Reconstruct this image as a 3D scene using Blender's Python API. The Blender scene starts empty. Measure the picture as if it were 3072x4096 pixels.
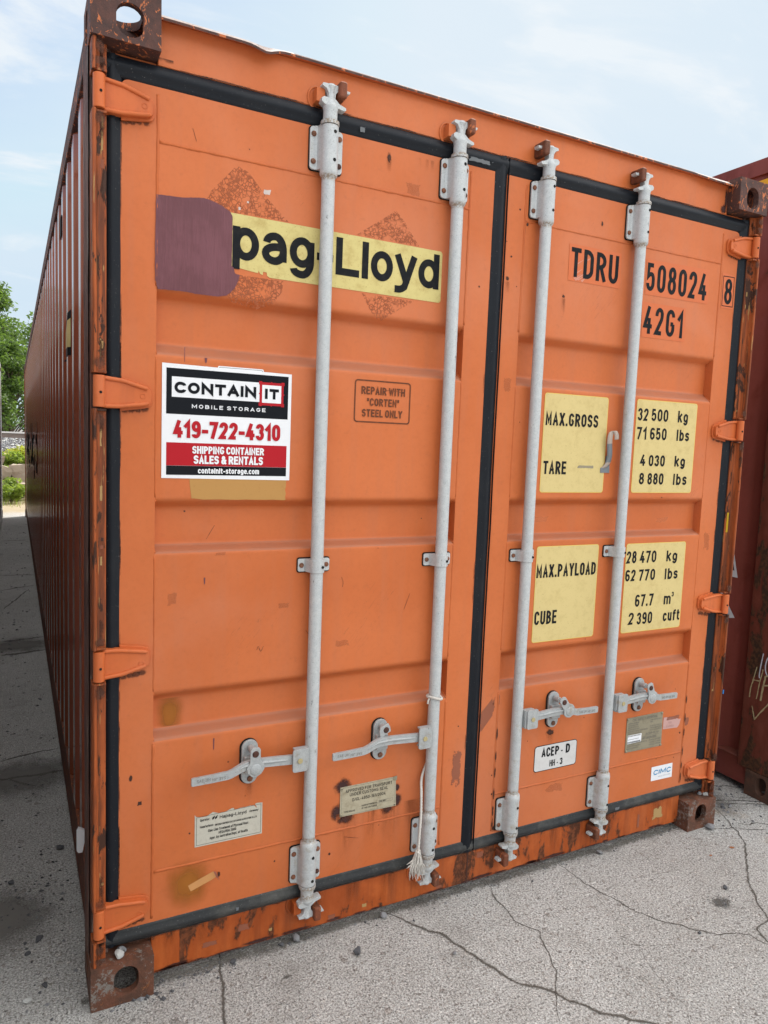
import bpy, bmesh, math, random
from mathutils import Vector, Matrix, noise as mnoise

random.seed(7)
R_ = math.radians
scene = bpy.context.scene
COL = scene.collection

# ------------------------------------------------------------------ camera
cam_d = bpy.data.cameras.new("camera")
cam = bpy.data.objects.new("camera", cam_d)
COL.objects.link(cam)
CP = Vector((-0.16867, -1.91947, 1.54758))
ya, pb, rc = 0.475782, -0.097173, 0.038873
fwd = Vector((math.sin(ya) * math.cos(pb), math.cos(ya) * math.cos(pb), math.sin(pb)))
rgt = Vector((math.cos(ya), -math.sin(ya), 0))
up = rgt.cross(fwd)
r2 = math.cos(rc) * rgt + math.sin(rc) * up
u2 = -math.sin(rc) * rgt + math.cos(rc) * up
M = Matrix((( r2.x, u2.x, -fwd.x, CP.x), (r2.y, u2.y, -fwd.y, CP.y), (r2.z, u2.z, -fwd.z, CP.z), (0, 0, 0, 1)))
cam.matrix_world = M
cam_d.sensor_fit = 'VERTICAL'
cam_d.sensor_height = 36.0
cam_d.lens = 36.0 * 2887.04 / 4096
cam_d.clip_start = 0.02
cam_d.clip_end = 2000
scene.camera = cam

# ------------------------------------------------------------------ light
SUN_EL, SUN_AZ = R_(50), math.atan2(0.80, 0.60)       # azimuth from +Y towards +X
sun_d = bpy.data.lights.new("sun", 'SUN')
sun_d.energy = 3.6
sun_d.angle = R_(0.6)
sun_d.color = (1.0, 0.95, 0.87)
sun = bpy.data.objects.new("sun", sun_d)
COL.objects.link(sun)
sd = Vector((math.sin(SUN_AZ) * math.cos(SUN_EL), math.cos(SUN_AZ) * math.cos(SUN_EL), math.sin(SUN_EL)))
sun.rotation_euler = (-sd).to_track_quat('-Z', 'Y').to_euler()
sun.location = (20, 15, 25)

world = bpy.data.worlds.new("World")
scene.world = world
world.use_nodes = True
wn = world.node_tree
wn.nodes.clear()
scene.view_settings.view_transform = 'Standard'
scene.view_settings.look = 'None'
scene.view_settings.gamma = 1.0
scene.view_settings.use_curve_mapping = False
scene.view_settings.exposure = 0.72


class NT:
    """small helper to write node trees"""
    def __init__(s, nt):
        s.nt = nt
    def n(s, typ, ins=None, **props):
        nd = s.nt.nodes.new(typ)
        for k, v in props.items():
            setattr(nd, k, v)
        for k, v in (ins or {}).items():
            s.set(nd.inputs[k], v)
        return nd
    def set(s, sock, v):
        if isinstance(v, bpy.types.NodeSocket):
            s.nt.links.new(v, sock)
        else:
            if sock.type == 'RGBA' and not isinstance(v, (int, float)) and len(v) == 3:
                v = (*v, 1)
            sock.default_value = v
    def math(s, op, a, b=0.0, c=0.0, clamp=False):
        nd = s.n('ShaderNodeMath', {0: a, 1: b, 2: c}, operation=op, use_clamp=clamp)
        return nd.outputs[0]
    def mix(s, f, a, b, blend='MIX'):
        nd = s.n('ShaderNodeMix', data_type='RGBA', blend_type=blend)
        s.set(nd.inputs[0], f); s.set(nd.inputs[6], a); s.set(nd.inputs[7], b)
        return nd.outputs[2]
    def step(s, v, lo, hi):
        nd = s.n('ShaderNodeMapRange', {0: v, 1: lo, 2: hi, 3: 0.0, 4: 1.0}, interpolation_type='SMOOTHSTEP')
        return nd.outputs[0]
    def noise(s, vec, scale, detail=3.0, rough=0.5, dist=0.0):
        nd = s.n('ShaderNodeTexNoise', {'Vector': vec, 'Scale': scale, 'Detail': detail, 'Roughness': rough, 'Distortion': dist})
        return nd.outputs[0]
    def voro(s, vec, scale, feature='F1', rnd=1.0):
        return s.n('ShaderNodeTexVoronoi', {'Vector': vec, 'Scale': scale, 'Randomness': rnd}, feature=feature)
    def scale(s, vec, sc):
        nd = s.n('ShaderNodeVectorMath', {0: vec, 1: sc}, operation='MULTIPLY')
        return nd.outputs[0]
    def coord(s, out='Object'):
        return s.n('ShaderNodeTexCoord').outputs[out]
    def bump(s, h, strength=0.3, dist=0.002, normal=None):
        nd = s.n('ShaderNodeBump', {'Strength': strength, 'Distance': dist, 'Height': h})
        if normal is not None:
            s.set(nd.inputs['Normal'], normal)
        return nd.outputs[0]


# sky: Nishita sky with a veil of thin bright cloud
W = NT(wn)
sky = W.n('ShaderNodeTexSky', sky_type='NISHITA', sun_disc=False)
sky.sun_elevation = SUN_EL
sky.sun_rotation = SUN_AZ
sky.air_density = 1.0
sky.dust_density = 0.6
gdir = W.coord('Generated')
sp = W.n('ShaderNodeSeparateXYZ', {0: gdir})
zc = W.math('MAXIMUM', sp.outputs[2], 0.04)
px_ = W.math('DIVIDE', sp.outputs[0], W.math('ADD', zc, 0.25))
py_ = W.math('DIVIDE', sp.outputs[1], W.math('ADD', zc, 0.25))
cvec = W.n('ShaderNodeCombineXYZ', {0: px_, 1: py_, 2: 0.37}).outputs[0]
wisp = W.noise(W.scale(cvec, (1.0, 2.2, 1.0)), 1.7, 9.0, 0.60, 0.7)
wisp2 = W.noise(W.scale(cvec, (0.7, 1.0, 1.0)), 0.9, 6.0, 0.55, 0.3)
veil = W.math('ADD', W.math('MULTIPLY', W.step(wisp, 0.50, 0.72), 0.62), W.math('MULTIPLY', W.step(wisp2, 0.3, 0.75), 0.42))
veil = W.math('MINIMUM', W.math('ADD', veil, 0.22), 0.96)
# added fill: unseen sky opposite the containers brightened to light the shaded doors
back = W.math('MULTIPLY', W.step(W.math('ADD', W.math('MULTIPLY', sp.outputs[1], -0.8), W.math('MULTIPLY', sp.outputs[0], 0.35)), -0.05, 0.55), W.step(sp.outputs[2], 0.10, 0.42))
over = W.step(sp.outputs[2], 0.66, 0.90)          # added boost overhead, out of view, to lift the ground and alley
back = W.math('MAXIMUM', back, over)
cloud_fillc = W.mix(back, (4.35, 4.65, 4.9), (15.9, 15.8, 15.6))
veil = W.math('MAXIMUM', veil, W.math('MULTIPLY', back, 0.85))
skyc = W.mix(veil, W.mix(1.0, W.mix(1.0, sky.outputs[0], (0.9, 0.95, 0.95), 'MULTIPLY'), (3.0, 3.85, 4.6), 'DARKEN'), cloud_fillc)
bg = W.n('ShaderNodeBackground', {'Color': skyc, 'Strength': 0.12})
wo = W.n('ShaderNodeOutputWorld', {'Surface': bg.outputs[0]})

# ------------------------------------------------------------------ materials
def new_mat(name):
    m = bpy.data.materials.new(name)
    m.use_nodes = True
    m.node_tree.nodes.clear()
    return m, NT(m.node_tree)


def finish(T, color, rough=0.5, metal=0.0, normal=None, spec=0.5, alpha=None, translucent=None):
    ins = {'Base Color': color, 'Roughness': rough, 'Metallic': metal, 'Specular IOR Level': spec}
    p = T.n('ShaderNodeBsdfPrincipled', ins)
    if normal is not None:
        T.set(p.inputs['Normal'], normal)
    out = p.outputs[0]
    if translucent is not None:
        tr = T.n('ShaderNodeBsdfTranslucent', {'Color': translucent})
        mx = T.n('ShaderNodeMixShader', {0: 0.42, 1: out, 2: tr.outputs[0]})
        out = mx.outputs[0]
    if alpha is not None:
        tp = T.n('ShaderNodeBsdfTransparent')
        mx = T.n('ShaderNodeMixShader', {0: alpha, 1: tp.outputs[0], 2: out})
        out = mx.outputs[0]
    T.n('ShaderNodeOutputMaterial', {'Surface': out})


def paint(name, c1, c2, c3, rust=0.0, rough=0.42, streak=0.25, rustcol=(0.075, 0.028, 0.014), specks=True, rscale=7.0, wave=0.0035, spec=0.22, dust=False):
    m, T = new_mat(name)
    v = T.coord()
    a = T.noise(v, 2.3, 5.0, 0.6)
    col = T.mix(T.step(a, 0.35, 0.7), c1, c2)
    st = T.noise(T.scale(v, (22, 22, 1.3)), 1.0, 4.0, 0.6)
    col = T.mix(T.math('MULTIPLY', T.step(st, 0.45, 0.75), streak), col, c3)
    fine = T.noise(v, 90.0, 3.0, 0.6)
    col = T.mix(T.math('MULTIPLY', T.step(fine, 0.4, 0.8), 0.12), col, (c1[0] * .5, c1[1] * .5, c1[2] * .5))
    ch = T.noise(v, 1.3, 6, .62, .4)
    col = T.mix(T.math('MULTIPLY', T.step(ch, .46, .70), .42), col, (c1[0] * .98, c1[1] * 1.28, c1[2] * 2.1))
    if specks:
        sv = T.n('ShaderNodeVectorRotate', {'Vector': v, 'Angle': .9}, rotation_type='Y_AXIS').outputs[0]
        sn = T.noise(T.scale(sv, (1.5, 1.5, 26)), 2.2, 3, .6, .2)
        sl = T.math('SUBTRACT', 1.0, T.step(T.math('ABSOLUTE', T.math('SUBTRACT', sn, .5)), .0012, .0040))
        sl = T.math('MULTIPLY', sl, T.step(T.noise(v, 2.6, 4, .6), .57, .66))
        col = T.mix(T.math('MULTIPLY', sl, .5), col, (0.22, 0.07, 0.03))
        gm_ = T.noise(v, 34, 7, .72)
        col = T.mix(T.math('MULTIPLY', T.step(gm_, .58, .72), .16), col, (0.20, 0.07, 0.035))
    if specks:
        vo = T.voro(v, 16.0)
        vs = T.n('ShaderNodeSeparateColor', {0: vo.outputs['Color']})
        size = T.math('MULTIPLY', T.step(vs.outputs[0], 0.86, 1.0), 0.085)
        dot = T.math('LESS_THAN', T.math('ADD', vo.outputs['Distance'], T.math('MULTIPLY', T.noise(v, 120, 2), 0.03)), size)
        col = T.mix(T.math('MULTIPLY', dot, 0.75), col, (0.10, 0.03, 0.015))
    if dust:
        nz = T.n('ShaderNodeSeparateXYZ', {0: T.n('ShaderNodeNewGeometry').outputs['Normal']}).outputs[2]
        dm = T.math('MULTIPLY', T.step(nz, .25, .6), T.math('ADD', T.math('MULTIPLY', T.noise(v, 20, 5, .7), .5), .40))
        col = T.mix(dm, col, (0.30, 0.135, 0.085))       # dust lying on ledges
    rm = None
    if rust > 0:
        r1 = T.noise(T.scale(v, (1, 1, 0.55)), rscale, 8.0, 0.68, 0.4)
        r2_ = T.noise(T.scale(v, (9, 9, 1.0)), 2.2, 5.0, 0.6)
        rr = T.math('ADD', T.math('MULTIPLY', r1, 0.72), T.math('MULTIPLY', r2_, 0.36))
        th = 0.78 - 0.30 * rust
        halo = T.step(rr, th - 0.13, th + 0.02)
        rm = T.step(rr, th, th + 0.035)
        rc1 = T.mix(T.step(T.noise(v, 60, 4, .6), .4, .65), rustcol, (rustcol[0] * 2.4, rustcol[1] * 2.0, rustcol[2] * 1.6))
        col = T.mix(T.math('MULTIPLY', halo, 0.6), col, (c1[0] * .55, c1[1] * .42, c1[2] * .30))
        col = T.mix(rm, col, rc1)
    ro = T.math('ADD', T.math('MULTIPLY', T.noise(v, 14, 4, .6), 0.22 if wave > .001 else 0.05), rough - 0.11 if wave > .001 else rough - .02)
    if rm is not None:
        ro = T.math('MAXIMUM', ro, T.math('MULTIPLY', rm, 0.85))
    h = T.math('ADD', T.math('MULTIPLY', T.noise(v, 3.1, 2.0), wave * 1000 / 1.0), T.math('MULTIPLY', T.noise(v, 320, 2), 0.12 if wave > .001 else 0.01))
    if rm is not None:
        h = T.math('ADD', h, T.math('MULTIPLY', T.math('MULTIPLY', rm, T.noise(v, 150, 4, .7)), 2.2))
    nrm = T.bump(h, 0.8, 0.001)
    finish(T, col, ro, 0.0, nrm, spec)
    return m


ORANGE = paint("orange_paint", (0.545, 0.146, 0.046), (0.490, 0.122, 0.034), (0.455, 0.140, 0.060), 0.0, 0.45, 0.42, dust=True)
ORANGE_SILL = paint("orange_paint_scuffed", (0.50, 0.118, 0.026), (0.36, 0.080, 0.020), (0.20, 0.052, 0.019), 0.70, 0.5, 0.85)
def post_mat():
    m, T = new_mat("orange_paint_flaking")
    v = T.coord()
    a = T.noise(v, 4, 6, .65)
    col = T.mix(T.step(a, .35, .68), (0.40, 0.098, 0.026), (0.28, 0.066, 0.019))
    b = T.noise(T.scale(v, (70, 70, 3.2)), 1.0, 6, .68, .3)
    col = T.mix(T.math('MULTIPLY', T.step(b, .41, .62), .90), col, (0.115, 0.034, 0.015))
    c = T.noise(T.scale(v, (1.6, 1.6, .5)), 14, 8, .7, .5)
    col = T.mix(T.step(c, .565, .59), col, (0.055, 0.024, 0.015))
    e = T.noise(T.scale(v, (110, 110, 7)), 1.0, 4, .6, .4)
    col = T.mix(T.math('MULTIPLY', T.step(e, .655, .675), .85), col, (0.40, 0.23, 0.085))
    h = T.math('ADD', T.math('MULTIPLY', T.noise(v, 60, 6, .7), .8), T.math('MULTIPLY', T.step(c, .58, .62), 1.0))
    finish(T, col, .5, 0, T.bump(h, .6, .0016), .22)
    return m


ORANGE_POST = post_mat()
ORANGE_SHADED = paint("orange_shaded_side_paint", (0.285, 0.063, 0.021), (0.245, 0.052, 0.018), (0.20, 0.046, 0.018), 0.0, 0.13, 0.3, specks=False, wave=0.0003, spec=0.5)  # darker copy of the orange, with the alley's shade put into its colour
MAROON = paint("maroon_paint", (0.235, 0.055, 0.040), (0.19, 0.045, 0.032), (0.16, 0.045, 0.026), 0.42, 0.45, 0.4)
MAROON_POST = paint("maroon_paint_rusty", (0.19, 0.050, 0.032), (0.15, 0.042, 0.028), (0.12, 0.035, 0.02), 0.74, 0.6, 0.6, rustcol=(0.045, 0.022, 0.013), rscale=9.0)
GREY_PAINT = paint("grey_container_paint", (0.50, 0.50, 0.49), (0.44, 0.44, 0.44), (0.30, 0.29, 0.28), 0.08, 0.5, 0.5, specks=False)


def rusty(name, base, fleck, grey, fl=0.5, gr=0.5, seed=0.0, k=1.0):
    m, T = new_mat(name)
    v = T.n('ShaderNodeVectorMath', {0: T.coord(), 1: (seed, seed, seed)}, operation='ADD').outputs[0]
    a = T.noise(v, 18 * k, 8, .7, .3)
    col = T.mix(T.step(a, .35, .65), base, (base[0] * 1.9, base[1] * 1.5, base[2] * 1.3))
    g = T.noise(v, 80 * k, 8, .72)
    g = T.math('ADD', T.math('MULTIPLY', g, .62), T.math('MULTIPLY', T.noise(v, 13 * k, 4, .6), .38))
    col = T.mix(T.step(g, .62 - .10 * gr, .66 - .08 * gr), col, grey)
    f = T.noise(T.scale(v, (1.0, 1.0, 0.5)), 52 * k, 6, .68, 1.0)
    col = T.mix(T.step(f, .74 - .17 * fl, .76 - .17 * fl), col, fleck)
    h = T.math('ADD', T.noise(v, 60, 8, .7), T.math('MULTIPLY', T.noise(v, 260, 4, .6), .4))
    finish(T, col, 0.72, 0.0, T.bump(h, 0.55, 0.003), 0.35)
    return m


RUST_CAST = rusty("rusty_cast_steel", (0.050, 0.026, 0.022), (0.46, 0.135, 0.045), (0.10, 0.075, 0.065), .98, .35)
RUST_CAST_LOW = rusty("rusty_worn_steel", (0.080, 0.038, 0.024), (0.24, 0.088, 0.030), (0.19, 0.17, 0.15), .72, .95, 3.1)
RUST_LUG = rusty("rusty_lug_steel", (0.10, 0.036, 0.018), (0.50, 0.14, 0.045), (0.16, 0.08, 0.05), .85, .5, 1.7)
RUST_BOLT = rusty("rusty_rivet_steel", (0.115, 0.052, 0.030), (0.30, 0.15, 0.07), (0.20, 0.15, 0.11), .6, .6, 5.2, 5.0)
DARK_BOLT = rusty("dark_rivet_steel", (0.040, 0.018, 0.013), (0.09, 0.04, 0.025), (0.06, 0.04, 0.03), .3, .3, 6.2, 4.0)
MAROON_CAST = rusty("brown_cast_steel", (0.060, 0.034, 0.024), (0.15, 0.065, 0.03), (0.08, 0.055, 0.04), .4, .5, 9.0)


def post_side_mat():
    m, T = new_mat("peeling_post_steel")
    v = T.coord()
    a = T.noise(T.scale(v, (30, 30, 2.0)), 1.6, 8, .7, .5)
    col = T.mix(T.step(a, .42, .60), (0.055, 0.026, 0.020), (0.15, 0.06, 0.04))
    b = T.noise(T.scale(v, (60, 60, 2.5)), 1.5, 6, .7)
    col = T.mix(T.step(b, .56, .62), col, (0.27, 0.22, 0.18))
    h = T.noise(T.scale(v, (60, 60, 5)), 1.5, 8, .7)
    finish(T, col, .7, 0, T.bump(h, .8, .004), .4)
    return m


POST_SIDE = post_side_mat()


def galv(name="galvanised_steel", k=1.0):
    m, T = new_mat(name)
    v = T.coord()
    a = T.noise(v, 55, 5, .65)
    col = T.mix(T.step(a, .35, .68), (0.48, 0.50, 0.515), (0.55, 0.565, 0.57))
    lo = T.noise(T.scale(v, (1, 1, .35)), 9, 4, .6)
    col = T.mix(T.math('MULTIPLY', T.step(lo, .5, .8), .25), col, (0.36, 0.40, 0.44))
    vo = T.voro(v, 620)
    sv = T.n('ShaderNodeSeparateColor', {0: vo.outputs['Color']}).outputs[0]
    col = T.mix(T.math('MULTIPLY', T.step(sv, .55, 1.0), .28), col, (0.25, 0.26, 0.265))
    sp3 = T.noise(v, 300, 3, .7)
    col = T.mix(T.math('MULTIPLY', T.step(sp3, .60, .68), .65), col, (0.155, 0.145, 0.13))
    d = T.noise(T.scale(v, (1, 1, .35)), 75, 5, .7)
    col = T.mix(T.math('MULTIPLY', T.step(d, .66, .70), .85), col, (0.085, 0.08, 0.075))
    # dustier and yellower low down where splashes reach
    ru = T.noise(v, 30, 6, .7)
    z = T.n('ShaderNodeSeparateXYZ', {0: v}).outputs[2]
    low = T.math('ADD', T.math('MULTIPLY', T.math('SUBTRACT', 1.0, T.step(z, .1, 1.3)), .10), ru)
    col = T.mix(T.math('MULTIPLY', T.step(low, .60, .80), .65), col, (0.34, 0.28, 0.20))
    for zz in (2.267, .343, 2.412, .189, .162):        # rusty grime where sleeves meet
        bm_ = T.math('SUBTRACT', 1.0, T.step(T.math('ABSOLUTE', T.math('SUBTRACT', z, zz)), .003, .013))
        bm_ = T.math('MULTIPLY', bm_, T.step(T.noise(v, 170, 5, .7), .40, .58))
        col = T.mix(T.math('MULTIPLY', bm_, .8), col, (0.24, 0.165, 0.095))
    if k != 1.0:
        col = T.mix(1.0, col, (k, k, k * .98), 'MULTIPLY')
    finish(T, col, T.math('ADD', T.math('MULTIPLY', a, .25), .45), 0.15, T.bump(T.noise(v, 330, 4, .6), .35, .0008), .3)
    return m


GALV = galv(k=.94)
GALV_DULL = galv("dull_forged_steel", .74)


def rubber(name, dust):
    m, T = new_mat(name)
    v = T.coord()
    a = T.noise(v, 9, 6, .65)
    d = T.noise(v, 190, 3, .6)
    col = T.mix(T.math('MULTIPLY', T.step(a, .45, .80), .12 + dust), (0.009 + .03 * dust, 0.011 + .03 * dust, 0.015 + .026 * dust), (0.055 + .07 * dust, 0.053 + .07 * dust, 0.05 + .06 * dust))
    col = T.mix(T.math('MULTIPLY', T.step(d, .66 - .06 * dust, .73), .5), col, (0.22, 0.21, 0.20))
    finish(T, col, .42, 0, T.bump(T.math('ADD', a, T.math('MULTIPLY', d, .2)), .2, .001), .16)
    return m


RUBBER = rubber("black_rubber", 0.0)
RUBBER_DUSTY = rubber("dusty_rubber", 0.75)


def flat(name, c, rough=.5, dirt=.15, dscale=25, dirtcol=(.2, .17, .12), spec=.16, bump=.1):
    m, T = new_mat(name)
    v = T.coord()
    a = T.noise(v, dscale, 6, .7)
    col = T.mix(T.math('MULTIPLY', T.step(a, .45, .75), dirt), c, dirtcol)
    b = T.noise(v, dscale * 9, 3, .6)
    col = T.mix(T.math('MULTIPLY', T.step(b, .62, .70), dirt * 1.2), col, dirtcol)
    finish(T, col, rough, 0, T.bump(b, bump, .0008), spec)
    return m


BLACK_INK = flat("black_ink", (0.008, 0.009, 0.011), .5, .35, 40, (.045, .04, .033), .10)
BLACK_SIGN = flat("black_sign_ink", (0.006, 0.007, 0.010), .25, .05, 25, (.02, .02, .02), .14)
WHITE_SIGN = flat("white_vinyl", (0.74, 0.75, 0.77), .35, .06)
RED_SIGN = flat("red_vinyl", (0.40, 0.010, 0.018), .35, .05, 25, (.3, .02, .02))
YELLOW_FILM = flat("pale_yellow_film", (0.585, 0.465, 0.205), .5, .60, 22, (.44, .33, .13))
YELLOW_EDGE = flat("yellow_film_edge", (0.68, 0.48, 0.12), .5, .1)
YELLOW_WORN = flat("worn_yellow_film", (0.575, 0.485, 0.195), .5, .65, 22, (.38, .27, .085))
def brushed(name, c1, c2):
    m, T = new_mat(name)
    v = T.coord()
    b = T.noise(T.scale(v, (150, 1, 14)), 1.0, 5, .65, .8)
    a = T.noise(v, 9, 5, .6)
    col = T.mix(T.step(T.math('ADD', T.math('MULTIPLY', a, .6), T.math('MULTIPLY', b, .4)), .38, .62), c1, c2)
    finish(T, col, .42, 0, T.bump(T.math('ADD', b, T.math('MULTIPLY', a, .8)), .7, .0016), .25)
    return m


PURPLE = brushed("dull_purple_paint", (0.128, 0.044, 0.052), (0.165, 0.060, 0.072))
TAN_PAINT = flat("tan_brushed_paint", (0.42, 0.215, 0.055), .5, .2, 10, (.34, .16, .04), .4, .4)
ORANGE_FILM = flat("clear_film_over_orange", (0.555, 0.142, 0.052), .33, .15, 30, (.5, .14, .07))
PINK_FILM = flat("faded_pink_film", (0.56, 0.24, 0.17), .5, .15, 30, (.4, .15, .1))
PLATE_METAL = flat("dull_metal_plate", (0.40, 0.355, 0.255), .5, .55, 30, (.17, .13, .07))
PLATE_DARK = flat("dull_dark_metal_plate", (0.265, 0.235, 0.165), .5, .4, 30, (.13, .105, .06))
PAPER_LABEL = flat("weathered_paper", (0.50, 0.475, 0.40), .6, .40, 60, (.30, .27, .21))
SILVER_LABEL = flat("silver_label", (0.58, 0.57, 0.555), .45, .35, 30, (.38, .37, .35))
BLUE_INK = flat("blue_ink", (0.075, 0.26, 0.47), .5, .5, 60, (.35, .5, .6))
GREY_INK = flat("grey_ink", (0.16, 0.15, 0.13), .6, .2)
BRASS = flat("dull_brass", (0.40, 0.33, 0.17), .4, .3)
TAPE_GREY = flat("grey_tape", (0.40, 0.33, 0.28), .45, .3)
TAPE_DARK = flat("dark_grey_tape", (0.17, 0.185, 0.20), .35, .2)
TAPE_TAN = flat("tan_tape", (0.56, 0.27, 0.10), .5, .1)
ROPE_MAT = flat("dirty_white_rope", (0.58, 0.55, 0.50), .8, .4, 80, (.32, .28, .23), .2, .5)
CHALK = flat("pale_chalk", (0.46, 0.36, 0.20), .9, .6, 60, (.14, .07, .04))
WHITE_PEN = flat("white_marker", (0.60, 0.60, 0.66), .7, .3, 60, (.25, .2, .18))
BLUE_PAINT = flat("blue_fleck_paint", (0.02, 0.16, 0.42), .5, .1)
STRIPE_YEL = flat("yellow_stripe_film", (0.72, 0.36, 0.025), .5, .2)
DARK_HOLE = flat("dark_recess", (0.012, 0.012, 0.012), .8, .1)
REPAIR_INK = flat("faded_brown_ink", (0.115, 0.040, 0.020), .5, .35, 60, (.35, .09, .03))
CEMENT_WALL = flat("broken_concrete", (0.33, 0.27, 0.21), .85, .5, 8, (.26, .22, .17), .3, .8)
STEEL_RAIL = flat("rail_steel", (0.20, 0.16, 0.14), .45, .4, 10, (.10, .06, .04))
BRIGHT_RAIL = flat("polished_rail_head", (0.62, 0.60, 0.58), .25, .2)
WOOD = flat("old_tie_wood", (0.10, 0.075, 0.055), .9, .5, 15, (.05, .04, .03))
BARK = flat("grey_brown_bark", (0.13, 0.10, 0.075), .9, .5, 15, (.06, .045, .03), .2, .8)


def stain_mat(name, col, kind, strength=1.0):
    """a mark with a soft edge, read from the UV of its own small face (-1..1)"""
    m, T = new_mat(name)
    uv = T.coord('UV')
    v = T.coord()
    s = T.n('ShaderNodeSeparateXYZ', {0: uv})
    x = T.math('SUBTRACT', T.math('MULTIPLY', s.outputs[0], 2.0), 1.0)
    y = T.math('SUBTRACT', T.math('MULTIPLY', s.outputs[1], 2.0), 1.0)
    n1 = T.noise(v, 70, 6, .7)
    if kind == 'spot':
        r = T.math('SQRT', T.math('ADD', T.math('MULTIPLY', x, x), T.math('MULTIPLY', y, y)))
        r = T.math('ADD', r, T.math('MULTIPLY', T.math('SUBTRACT', n1, .5), 1.5))
        al = T.math('SUBTRACT', 1.0, T.step(r, .35, .80))
    elif kind == 'burn':
        r = T.math('SQRT', T.math('ADD', T.math('MULTIPLY', x, x), T.math('MULTIPLY', y, y)))
        r = T.math('ADD', r, T.math('MULTIPLY', T.math('SUBTRACT', n1, .5), 1.1))
        al = T.math('SUBTRACT', 1.0, T.step(r, .30, 1.0))
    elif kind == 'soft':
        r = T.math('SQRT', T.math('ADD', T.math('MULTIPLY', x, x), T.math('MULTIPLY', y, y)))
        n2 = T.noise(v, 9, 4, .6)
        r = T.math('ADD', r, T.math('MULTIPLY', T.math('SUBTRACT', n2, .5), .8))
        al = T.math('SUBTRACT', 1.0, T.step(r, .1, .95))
    elif kind == 'drip':
        sx = T.noise(T.scale(v, (42, 42, 4)), 1.0, 6, .65, .3)
        al = T.math('MULTIPLY', T.step(sx, .32, .74), T.step(y, -1.0, 1.0))
        al = T.math('MULTIPLY', al, T.math('SUBTRACT', 1.0, T.step(T.math('ABSOLUTE', x), .2, 1.0)))
    elif kind == 'flake':
        e = T.math('MAXIMUM', T.math('ABSOLUTE', x), T.math('ABSOLUTE', y))
        e = T.math('ADD', e, T.math('MULTIPLY', T.math('SUBTRACT', T.noise(v, 55, 5, .65), .5), 1.3))
        al = T.math('SUBTRACT', 1.0, T.step(e, .70, .74))
    elif kind == 'glue':
        vo = T.voro(v, 95, 'DISTANCE_TO_EDGE')
        n3 = T.noise(v, 24, 5, .65)
        net = T.math('SUBTRACT', 1.0, T.step(vo.outputs['Distance'], .05, .13))
        net = T.math('MAXIMUM', net, T.step(T.noise(v, 110, 4, .6), .52, .58))
        al = T.math('MULTIPLY', net, T.step(n3, .36, .50))
    elif kind == 'band':
        n5 = T.noise(v, 130, 6, .75)
        n6 = T.noise(v, 17, 5, .65)
        c_ = T.math('SUBTRACT', 1.0, T.math('ABSOLUTE', y))
        al = T.step(T.math('ADD', T.math('MULTIPLY', c_, .42), T.math('ADD', T.math('MULTIPLY', n5, .7), T.math('MULTIPLY', n6, .45))), .72, .98)
    elif kind == 'edge':
        n4 = T.noise(v, 30, 6, .7)
        al = T.step(T.math('ADD', y, T.math('MULTIPLY', T.math('SUBTRACT', n4, .5), 3.2)), .1, 1.5)
    al = T.math('MULTIPLY', al, strength)
    finish(T, col, .7, 0, None, .3, alpha=al)
    return m


ST_SPOT = stain_mat("rust_spot", (0.055, 0.022, 0.014), 'spot')
ST_DRIP = stain_mat("rust_run", (0.17, 0.045, 0.014), 'drip', .55)
ST_BLACK = stain_mat("burnt_rust_stain", (0.050, 0.020, 0.018), 'burn', .95)
ST_CRACK = stain_mat("crack_dirt", (0.105, 0.095, 0.08), 'band', .80)
ST_EDGE = stain_mat("edge_grime", (0.075, 0.030, 0.018), 'spot', .6)
ST_MUST = stain_mat("mustard_overspray", (0.36, 0.125, 0.016), 'soft', .85)
ST_GLUE = stain_mat("glue_residue", (0.335, 0.095, 0.038), 'glue', .6)
ST_FLAKE = stain_mat("peeled_paint", (0.30, 0.105, 0.060), 'flake', .8)
ST_DIRT = stain_mat("gasket_dirt", (0.075, 0.035, 0.022), 'edge', .75)
ST_WHITE = stain_mat("pale_scuff", (0.62, 0.55, 0.50), 'flake', .8)
ST_TANFL = stain_mat("bare_primer_flake", (0.42, 0.27, 0.11), 'flake', .9)
ST_DARKFL = stain_mat("dark_flake", (0.055, 0.025, 0.018), 'flake', .95)

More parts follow.
